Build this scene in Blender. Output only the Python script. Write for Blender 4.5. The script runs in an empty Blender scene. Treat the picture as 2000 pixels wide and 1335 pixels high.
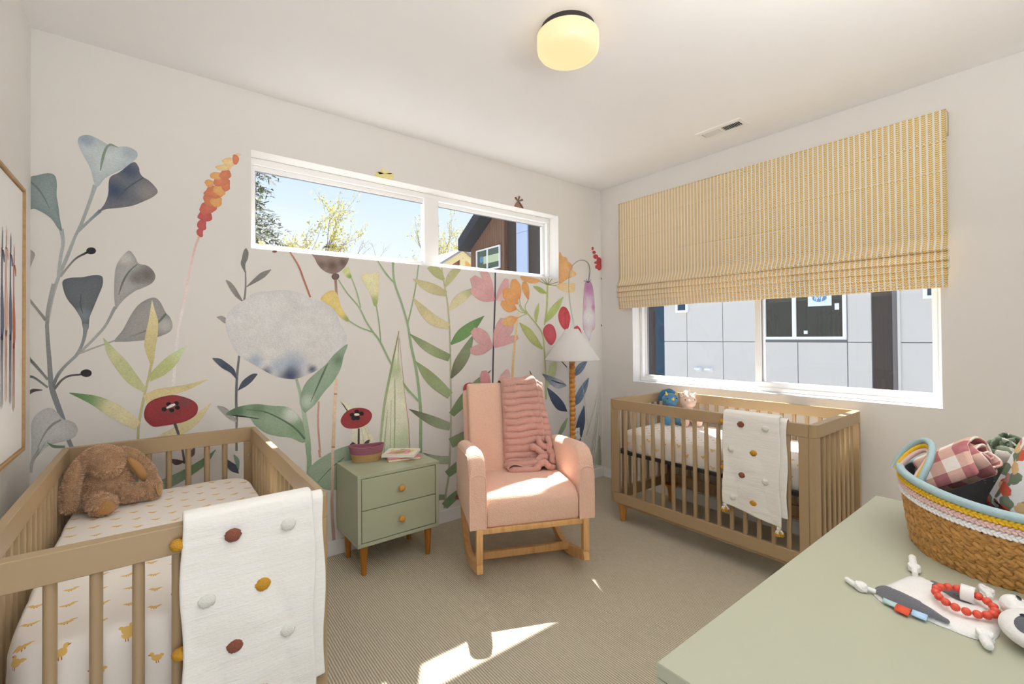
import bpy, bmesh, math, random
import numpy as np
from mathutils import Vector, Matrix, noise as mnoise
S = bpy.context.scene
COL = S.collection
random.seed(7)
R = math.radians

# ---------------------------------------------------------------- camera
cd = bpy.data.cameras.new('camera'); cam = bpy.data.objects.new('camera', cd); COL.objects.link(cam)
cd.sensor_width = 36.0; cd.sensor_fit = 'HORIZONTAL'
cd.lens = 889.3132*36/2000; cd.shift_y = -20.588/2000; cd.clip_start = .02; cd.clip_end = 300
yaw, pitch, roll = .9045, .0106, -.0075
f = Vector((math.cos(yaw)*math.cos(pitch), math.sin(yaw)*math.cos(pitch), math.sin(pitch)))
r = Vector((math.sin(yaw), -math.cos(yaw), 0)); u = r.cross(f)
c_, s_ = math.cos(roll), math.sin(roll)
r, u = c_*r+s_*u, -s_*r+c_*u
M3 = Matrix((r, u, -f)).transposed()
cam.matrix_world = Matrix.Translation((-3.3961, -2.9170, 1.3430)) @ M3.to_4x4()
S.camera = cam

# ---------------------------------------------------------------- sky, sun, exposure
w = bpy.data.worlds.new('sky'); S.world = w; w.use_nodes = True
nt = w.node_tree; nt.nodes.clear()
tc = nt.nodes.new('ShaderNodeTexCoord'); sx = nt.nodes.new('ShaderNodeSeparateXYZ')
nt.links.new(tc.outputs['Generated'], sx.inputs[0])
cr = nt.nodes.new('ShaderNodeValToRGB'); nt.links.new(sx.outputs['Z'], cr.inputs[0])
e = cr.color_ramp.elements
e[0].position = 0.0; e[0].color = (.98, .98, .98, 1)
e[1].position = 1.0; e[1].color = (.30, .48, .86, 1)
k = e.new(.08); k.color = (.90, .945, 1, 1)
k = e.new(.32); k.color = (.62, .775, 1, 1)
bg = nt.nodes.new('ShaderNodeBackground'); bg.inputs[1].default_value = .92
nt.links.new(cr.outputs[0], bg.inputs[0])
wo = nt.nodes.new('ShaderNodeOutputWorld'); nt.links.new(bg.outputs[0], wo.inputs[0])

sd = bpy.data.lights.new('sun', 'SUN'); sun = bpy.data.objects.new('sun', sd); COL.objects.link(sun)
sd.energy = 13.0; sd.angle = R(.55); sd.color = (1, .975, .93)
sun.location = (3, 5, 9)
sun.rotation_euler = Vector((-.405, -.651, -1)).to_track_quat('-Z', 'Y').to_euler()

def area(name, loc, rot, sx_, sy_, energy, color):
    d = bpy.data.lights.new(name, 'AREA'); o = bpy.data.objects.new(name, d); COL.objects.link(o)
    d.shape = 'RECTANGLE'; d.size = sx_; d.size_y = sy_; d.energy = energy; d.color = color
    o.location = loc; o.rotation_euler = rot
    return o
# added unseen fill lights: one facing the ceiling, one beyond the doorway
area('ceiling_bounce_fill', (-2.5, -2.95, 1.95), (R(180), 0, 0), 1.8, .5, 25, (1, .985, .97))
area('doorway_fill', (-3.3, -4.1, 1.2), (R(115), 0, 0), 1.6, 1.7, 3, (.96, .98, 1))

vs = S.view_settings
vs.view_transform = 'Standard'; vs.look = 'None'; vs.gamma = 1; vs.use_curve_mapping = False
vs.exposure = 0.33
S.cycles.use_denoising = True
S.cycles.max_bounces = 10; S.cycles.diffuse_bounces = 6; S.cycles.glossy_bounces = 3
S.cycles.transparent_max_bounces = 16; S.cycles.transmission_bounces = 4
S.cycles.caustics_reflective = False; S.cycles.caustics_refractive = False
S.cycles.sample_clamp_indirect = 6

# ---------------------------------------------------------------- materials
def lin(v):
    v /= 255.0
    return v/12.92 if v <= .04045 else ((v+.055)/1.055)**2.4
GAIN = (1.34, 1.42, 1.54)          # photographed tone -> surface colour under the warm room light
def alb(c, g=1.0):
    if isinstance(c, str): c = tuple(int(c[i:i+2], 16) for i in (0, 2, 4))
    return tuple(min(.93, lin(v)*k*g) for v, k in zip(c, GAIN))
def nodes(name):
    m = bpy.data.materials.new(name); m.use_nodes = True
    t = m.node_tree; b = t.nodes['Principled BSDF']
    return m, t, b
def N(t, typ, **kw):
    n = t.nodes.new(typ)
    for k_, v in kw.items(): setattr(n, k_, v)
    return n
def L(t, a, b): t.links.new(a, b)
def coords(t, scale=(1, 1, 1), rot=(0, 0, 0)):
    c = N(t, 'ShaderNodeTexCoord'); m = N(t, 'ShaderNodeMapping')
    m.inputs['Scale'].default_value = scale; m.inputs['Rotation'].default_value = rot
    L(t, c.outputs['Object'], m.inputs['Vector']); return m.outputs[0]
def noise_(t, vec, scale, detail=3, rough=.55):
    n = N(t, 'ShaderNodeTexNoise'); n.inputs['Scale'].default_value = scale
    n.inputs['Detail'].default_value = detail; n.inputs['Roughness'].default_value = rough
    if vec is not None: L(t, vec, n.inputs['Vector'])
    return n.outputs[0]
def math_(t, op, a, b=None, c=None):
    n = N(t, 'ShaderNodeMath', operation=op)
    for i, v in enumerate((a, b, c)):
        if v is None: continue
        if isinstance(v, (int, float)): n.inputs[i].default_value = v
        else: L(t, v, n.inputs[i])
    return n.outputs[0]
def mixc(t, fac, a, b):
    n = N(t, 'ShaderNodeMix', data_type='RGBA')
    for i, v in ((0, fac), (6, a), (7, b)):
        if isinstance(v, (int, float)): n.inputs[i].default_value = v
        elif isinstance(v, tuple): n.inputs[i].default_value = (*v[:3], 1)
        else: L(t, v, n.inputs[i])
    return n.outputs[2]
def bump_(t, b, h, strength=.3, dist=.01):
    n = N(t, 'ShaderNodeBump'); n.inputs['Strength'].default_value = strength; n.inputs['Distance'].default_value = dist
    L(t, h, n.inputs['Height']); L(t, n.outputs[0], b.inputs['Normal'])
def ramp(t, fac, stops):
    n = N(t, 'ShaderNodeValToRGB'); L(t, fac, n.inputs[0]); e = n.color_ramp.elements
    while len(e) < len(stops): e.new(.5)
    for el, (p, c) in zip(e, stops): el.position = p; el.color = (*c[:3], 1)
    return n.outputs[0]
def mat(name, c, rough=.6, var=.06, vscale=30, bump=0, bscale=200, bdist=.002, stretch=(1, 1, 1), metal=0, sheen=0, g=1.0, raw=False, spec=.5):
    m, t, b = nodes(name)
    base = c if raw else alb(c, g)
    v = coords(t, stretch)
    nz = noise_(t, v, vscale)
    lo = tuple(x*(1-var) for x in base); hi = tuple(min(.95, x*(1+var)) for x in base)
    L(t, mixc(t, nz, lo, hi), b.inputs['Base Color'])
    b.inputs['Roughness'].default_value = rough; b.inputs['Metallic'].default_value = metal
    b.inputs['Specular IOR Level'].default_value = spec
    if sheen: b.inputs['Sheen Weight'].default_value = sheen; b.inputs['Sheen Roughness'].default_value = .5
    if bump: bump_(t, b, noise_(t, v, bscale, 2), bump, bdist)
    return m
def wood(name, c1, c2, scale=(40, 40, 3), rough=.45):
    m, t, b = nodes(name); v = coords(t, scale)
    n = noise_(t, v, 1.0, 6, .65)
    L(t, ramp(t, n, [(.3, alb(c1)), (.55, alb(c2)), (.75, alb(c1))]), b.inputs['Base Color'])
    b.inputs['Roughness'].default_value = rough
    return m
def emit(name, c, s):
    m, t, b = nodes(name)
    b.inputs['Base Color'].default_value = (.3, .29, .26, 1); b.inputs['Emission Color'].default_value = (*c, 1)
    b.inputs['Emission Strength'].default_value = s; b.inputs['Roughness'].default_value = .25
    return m
def glass(name, tint=(1, 1, 1), refl=.06, rough=0.0):
    m = bpy.data.materials.new(name); m.use_nodes = True; t = m.node_tree; t.nodes.clear()
    tr = N(t, 'ShaderNodeBsdfTransparent'); tr.inputs[0].default_value = (*tint, 1)
    gl = N(t, 'ShaderNodeBsdfGlossy'); gl.inputs['Roughness'].default_value = rough
    mx = N(t, 'ShaderNodeMixShader'); mx.inputs[0].default_value = refl
    o = N(t, 'ShaderNodeOutputMaterial')
    L(t, tr.outputs[0], mx.inputs[1]); L(t, gl.outputs[0], mx.inputs[2]); L(t, mx.outputs[0], o.inputs[0])
    return m

# ---------------------------------------------------------------- object helpers
def tag(o, label=None, cat=None, group=None, kind=None):
    if label: o['label'] = label
    if cat: o['category'] = cat
    if group: o['group'] = group
    if kind: o['kind'] = kind
    return o
def empty(name, loc=(0, 0, 0), rz=0.0):
    o = bpy.data.objects.new(name, None); COL.objects.link(o); o.location = loc; o.rotation_euler = (0, 0, rz)
    o.empty_display_size = .05
    return o
def copy_tree(o, parent=None):
    c = o.copy(); COL.objects.link(c)
    if parent is not None: c.parent = parent
    for ch in list(o.children): copy_tree(ch, c)
    return c
class MB:
    def __init__(self): self.v = []; self.f = []; self.col = []
    def add(self, vs, fs, col=None):
        n = len(self.v); self.v += [tuple(p) for p in vs]; self.f += [tuple(i+n for i in q) for q in fs]
        if col is not None: self.col += list(col)
        return self
    def box(self, c, s, rot=None):
        x, y, z = s[0]/2, s[1]/2, s[2]/2
        vs = [Vector((a*x, b*y, d*z)) for d in (-1, 1) for b in (-1, 1) for a in (-1, 1)]
        if rot is not None: vs = [rot @ p for p in vs]
        return self.add([p+Vector(c) for p in vs], [(0, 2, 3, 1), (4, 5, 7, 6), (0, 1, 5, 4), (2, 6, 7, 3), (0, 4, 6, 2), (1, 3, 7, 5)])
    def bb(self, x0, x1, y0, y1, z0, z1):
        return self.box(((x0+x1)/2, (y0+y1)/2, (z0+z1)/2), (x1-x0, y1-y0, z1-z0))
    def prism(self, pts, z0, z1, axis='z'):
        """pts: 2-D outline (ccw); axis z: (x,y); axis x: (y,z) extruded in x; axis y: (x,z)"""
        n = len(pts)
        def P(p, h): return {'z': (p[0], p[1], h), 'x': (h, p[0], p[1]), 'y': (p[0], h, p[1])}[axis]
        vs = [P(p, z0) for p in pts]+[P(p, z1) for p in pts]
        return self.add(vs, [tuple(reversed(range(n))), tuple(range(n, 2*n))]+[(i, (i+1) % n, n+(i+1) % n, n+i) for i in range(n)])
    def lathe(self, prof, n=16, c=(0, 0, 0), sx=1, sy=1, cap=True):
        vs = []; fs = []
        for (rr, z) in prof:
            for i in range(n):
                a = 2*math.pi*i/n; vs.append((c[0]+rr*math.cos(a)*sx, c[1]+rr*math.sin(a)*sy, c[2]+z))
        for j in range(len(prof)-1):
            for i in range(n):
                k_ = (i+1) % n; fs.append((j*n+i, j*n+k_, (j+1)*n+k_, (j+1)*n+i))
        if cap: fs.append(tuple(reversed(range(n)))); fs.append(tuple(range((len(prof)-1)*n, len(prof)*n)))
        return self.add(vs, fs)
    def tube(self, path, rad, n=8, closed=False, sq=None):
        P = [Vector(p) for p in path]; m = len(P)
        rads = rad if isinstance(rad, (list, tuple)) else [rad]*m
        T = []
        for i in range(m):
            a = P[i-1] if (i or closed) else P[i]; b = P[(i+1) % m] if (i < m-1 or closed) else P[i]
            d = (b-a); T.append(d.normalized() if d.length > 1e-9 else Vector((0, 0, 1)))
        up = Vector((0, 0, 1)) if abs(T[0].z) < .9 else Vector((1, 0, 0))
        nrm = (up-T[0]*up.dot(T[0])).normalized(); vs = []; fs = []
        for i in range(m):
            nrm = (nrm-T[i]*nrm.dot(T[i])); nrm = nrm.normalized() if nrm.length > 1e-6 else T[i].orthogonal().normalized()
            bi = T[i].cross(nrm)
            for k_ in range(n):
                a = 2*math.pi*(k_+.5 if sq else k_)/n
                if sq: vs.append(P[i]+nrm*(math.copysign(sq[0]/2, math.cos(a)))+bi*(math.copysign(sq[1]/2, math.sin(a))))
                else: vs.append(P[i]+(nrm*math.cos(a)+bi*math.sin(a))*rads[i])
        for i in range(m if closed else m-1):
            for k_ in range(n):
                a, b = i*n, ((i+1) % m)*n; q = (k_+1) % n
                fs.append((a+k_, a+q, b+q, b+k_))
        if not closed: fs.append(tuple(reversed(range(n)))); fs.append(tuple(range((m-1)*n, m*n)))
        return self.add(vs, fs)
    def ball(self, c, r3, nu=12, nv=8, rot=None, fn=None):
        vs = [Vector((0, 0, -1))]; fs = []
        for j in range(1, nv):
            ph = -math.pi/2+math.pi*j/nv
            for i in range(nu):
                a = 2*math.pi*i/nu; vs.append(Vector((math.cos(ph)*math.cos(a), math.cos(ph)*math.sin(a), math.sin(ph))))
        vs.append(Vector((0, 0, 1))); top = len(vs)-1
        for i in range(nu):
            fs.append((0, 1+(i+1) % nu, 1+i)); fs.append((top, 1+(nv-2)*nu+i, 1+(nv-2)*nu+(i+1) % nu))
        for j in range(nv-2):
            for i in range(nu):
                a = 1+j*nu; fs.append((a+i, a+(i+1) % nu, a+nu+(i+1) % nu, a+nu+i))
        out = []
        for p in vs:
            k_ = fn(p) if fn else 1.0
            q = Vector((p.x*r3[0]*k_, p.y*r3[1]*k_, p.z*r3[2]*k_))
            if rot is not None: q = rot @ q
            out.append(q+Vector(c))
        return self.add(out, fs)
    def grid(self, nu, nv, fn, closed_u=False):
        vs = [fn(i/(nu-1 if not closed_u else nu), j/(nv-1)) for j in range(nv) for i in range(nu)]
        fs = []
        for j in range(nv-1):
            for i in range(nu if closed_u else nu-1):
                k_ = (i+1) % nu; fs.append((j*nu+i, j*nu+k_, (j+1)*nu+k_, (j+1)*nu+i))
        return self.add(vs, fs)
    def build(self, name, m=None, parent=None, bevel=0, seg=2, smooth=None, angle=40, subd=0, solid=0):
        me = bpy.data.meshes.new(name); me.from_pydata(self.v, [], self.f); me.update()
        if bevel or subd:
            bm = bmesh.new(); bm.from_mesh(me)
            if bevel: bmesh.ops.bevel(bm, geom=[e_ for e_ in bm.edges], offset=bevel, segments=seg, profile=.5, affect='EDGES', clamp_overlap=True)
            if subd: bmesh.ops.subdivide_edges(bm, edges=bm.edges[:], cuts=subd, use_grid_fill=True)
            bm.normal_update(); bm.to_mesh(me); bm.free()
        if self.col and len(self.col) == len(me.vertices):
            ca = me.color_attributes.new('Col', 'FLOAT_COLOR', 'POINT')
            ca.data.foreach_set('color', np.array([(*c[:3], 1) for c in self.col], dtype=np.float32).ravel())
        if smooth or (smooth is None and (bevel or True)):
            me.polygons.foreach_set('use_smooth', [True]*len(me.polygons))
            me.set_sharp_from_angle(angle=R(angle))
        o = bpy.data.objects.new(name, me); COL.objects.link(o)
        if m is not None:
            for mm in (m if isinstance(m, (list, tuple)) else [m]): me.materials.append(mm)
        if parent is not None: o.parent = parent
        if solid:
            md = o.modifiers.new('thickness', 'SOLIDIFY'); md.thickness = solid; md.offset = 0
        return o
def rbox(name, x0, x1, y0, y1, z0, z1, m, parent=None, r=.003, seg=2):
    return MB().bb(x0, x1, y0, y1, z0, z1).build(name, m, parent, bevel=r, seg=seg)
def bake(o):
    """apply an object's modifiers (no operators)"""
    dg = bpy.context.evaluated_depsgraph_get(); ev = o.evaluated_get(dg)
    me = bpy.data.meshes.new_from_object(ev, depsgraph=dg)
    o.modifiers.clear(); o.data = me
    return o
def remeshed(mb, name, m, parent, voxel=.006, smooth_it=6, disp=None):
    o = mb.build(name, m, parent)
    md = o.modifiers.new('r', 'REMESH'); md.mode = 'VOXEL'; md.voxel_size = voxel; md.use_smooth_shade = True
    sm = o.modifiers.new('s', 'SMOOTH'); sm.iterations = smooth_it; sm.factor = .6
    return bake(o)
def cr_closed(pts, sub=4):
    n = len(pts); out = []
    for i in range(n):
        p0, p1, p2, p3 = (np.array(pts[(i+k_) % n], float) for k_ in (-1, 0, 1, 2))
        for j in range(sub):
            t = j/sub
            out.append(.5*((2*p1)+(-p0+p2)*t+(2*p0-5*p1+4*p2-p3)*t*t+(-p0+3*p1-3*p2+p3)*t**3))
    return out
def cr_open(pts, sub=4):
    P = [np.array(p, float) for p in pts]; P = [2*P[0]-P[1]]+P+[2*P[-1]-P[-2]]; out = []
    for i in range(1, len(P)-2):
        p0, p1, p2, p3 = P[i-1:i+3]
        for j in range(sub):
            t = j/sub
            out.append(.5*((2*p1)+(-p0+p2)*t+(2*p0-5*p1+4*p2-p3)*t*t+(-p0+3*p1-3*p2+p3)*t**3))
    out.append(P[-2]); return out
def rz(a): return Matrix.Rotation(a, 3, 'Z')

W_, HC = -3.83, 2.74           # left wall x, ceiling height
M = {}
M['wall'] = mat('wall_paint', (206, 199, 189), .85, .015, 6, bump=.05, bscale=260, bdist=.001)
M['ceil'] = mat('ceiling_paint', (224, 217, 208), .9, .015, 5, bump=.05, bscale=200, bdist=.001)
M['trim'] = mat('white_trim', (214, 210, 204), .4, .01, 8)
M['vinyl'] = mat('white_vinyl', (222, 221, 219), .35, .01, 8)
M['glass'] = glass('window_glass', refl=.018)
M['seal'] = mat('grey_gasket', (120, 120, 120), .6)
def carpet():
    m, t, b = nodes('loop_carpet')
    c = N(t, 'ShaderNodeTexCoord'); sp = N(t, 'ShaderNodeSeparateXYZ'); L(t, c.outputs['Object'], sp.inputs[0])
    big = noise_(t, coords(t), 1.6, 3)
    wob = noise_(t, coords(t, (6, 6, 6)), 6.0, 2)
    row = math_(t, 'ADD', math_(t, 'MULTIPLY', sp.outputs['X'], 2*math.pi/.0105), math_(t, 'MULTIPLY', wob, 2.2))
    s = math_(t, 'MULTIPLY_ADD', math_(t, 'SINE', row), .5, .5)
    br = noise_(t, coords(t, (190, 26, 1)), 1.0, 4, .7)
    fine = noise_(t, coords(t), 420, 2)
    h = math_(t, 'MULTIPLY', s, math_(t, 'MULTIPLY_ADD', br, 1.3, .1))
    fac = math_(t, 'ADD', math_(t, 'MULTIPLY', h, .75), math_(t, 'MULTIPLY', fine, .25))
    col = ramp(t, fac, [(.12, alb((126, 114, 94))), (.38, alb((174, 161, 138))), (.75, alb((200, 188, 166)))])
    L(t, mixc(t, math_(t, 'MULTIPLY', big, .35), col, alb((188, 176, 153))), b.inputs['Base Color'])
    b.inputs['Roughness'].default_value = .95; b.inputs['Specular IOR Level'].default_value = .1
    bump_(t, b, fac, .55, .006)
    return m
M['carpet'] = carpet()

# ---------------------------------------------------------------- room shell
def struct(name, mb, m, parent=None, **kw):
    o = mb.build(name, m, parent, **kw)
    if parent is None: o['kind'] = 'structure'
    return o
YF = -3.35
struct('floor', MB().bb(W_, 0, YF, 0, -.1, 0), M['carpet'])
struct('ceiling', MB().bb(W_-.15, .2, YF, .2, HC, HC+.12), M['ceil'])
WX0, WX1, WZ0, WZ1 = -2.967, -.570, 1.850, 2.407
b = MB(); b.bb(W_-.15, WX0, 0, .2, 0, HC).bb(WX1, .2, 0, .2, 0, HC).bb(WX0, WX1, 0, .2, 0, WZ0).bb(WX0, WX1, 0, .2, WZ1, HC)
wall_back = struct('wall_back', b, M['wall'])
RY0, RY1, RZ0, RZ1 = -2.409, -.359, .929, 2.44
b = MB(); b.bb(0, .2, YF, RY0, 0, HC).bb(0, .2, RY1, 0, 0, HC).bb(0, .2, RY0, RY1, 0, RZ0).bb(0, .2, RY0, RY1, RZ1, HC)
struct('wall_right', b, M['wall'])
struct('wall_front', MB().bb(-2.86, .2, YF-.12, YF, 0, HC).bb(W_-.15, -2.86, YF-.12, YF, 2.10, HC), M['wall'])
struct('wall_left', MB().bb(W_-.15, W_, YF, 0, 0, HC), M['wall'])
for nm, a in (('baseboard_back', (W_, 0, -.014, 0, 0, .088)), ('baseboard_right', (-.014, 0, YF, -.014, 0, .088)), ('baseboard_left', (W_, W_+.014, YF, -.014, 0, .088))):
    struct(nm, MB().bb(*a), M['trim'], bevel=.002, seg=1)

def window(name, axis, a0, a1, z0, z1, mull, d0):
    """frame in the reveal; axis x: runs along x at y=d0.., axis y: along y at x=d0.."""
    root = empty(name); root['kind'] = 'structure'
    def bb(a, b_, za, zb, p0, p1):
        return (a, b_, p0, p1, za, zb) if axis == 'x' else (p0, p1, a, b_, za, zb)
    def part(nm, m, *a, r=.003): return rbox(nm, *bb(*a), m, root, r, 1)
    F = .028
    part('frame', M['vinyl'], a0, a1, z1-F-.012, z1, d0, d0+.07); part('frame', M['vinyl'], a0, a1, z0, z0+F, d0, d0+.07)
    zi, zj = z0+F+.0004, z1-F-.0124
    part('frame', M['vinyl'], a0, a0+F, zi, zj, d0+.0004, d0+.0696); part('frame', M['vinyl'], a1-F, a1, zi, zj, d0+.0004, d0+.0696)
    for (s0, s1, sw, dd) in mull:          # sashes: opening s0..s1, sash width, depth
        q = d0+dd
        zb, zt = z0+F-.004, z1-F-.012
        part('sash_rail', M['vinyl'], s0, s1, zt-sw, zt, q, q+.03); part('sash_rail', M['vinyl'], s0, s1, zb, zb+sw, q, q+.03)
        part('sash_stile', M['vinyl'], s0, s0+sw, zb+sw+.0003, zt-sw-.0003, q+.0003, q+.0297); part('sash_stile', M['vinyl'], s1-sw, s1, zb+sw+.0003, zt-sw-.0003, q+.0003, q+.0297)
        part('gasket', M['seal'], s0+sw-.003, s1-sw+.003, zt-sw-.003, zt-sw+.001, q+.006, q+.02, r=0)
        part('gasket', M['seal'], s1-sw-.003 if axis == 'y' else s0+sw-.001, s1-sw+.001 if axis == 'y' else s0+sw+.003, zb+sw, zt-sw, q+.006, q+.02, r=0)
        part('pane', M['glass'], s0+sw-.004, s1-sw+.004, zb+sw-.004, zt-sw+.004, q+.013, q+.017, r=0)
    return root
w1 = window('window_1', 'x', WX0, WX1, WZ0, WZ1, [(WX0+.012, -1.745, .03, .018), (-1.80, WX1-.03, .028, .036)], .117)
rbox('mullion', -1.828, -1.712, .112, .176, WZ0+.02, WZ1-.03, M['vinyl'], w1, .003, 1)
w2 = window('window_2', 'y', RY0, RY1, RZ0, RZ1, [(-1.425, RY1-.02, .03, .036), (RY0+.012, -1.37, .045, .012)], .105)
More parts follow.
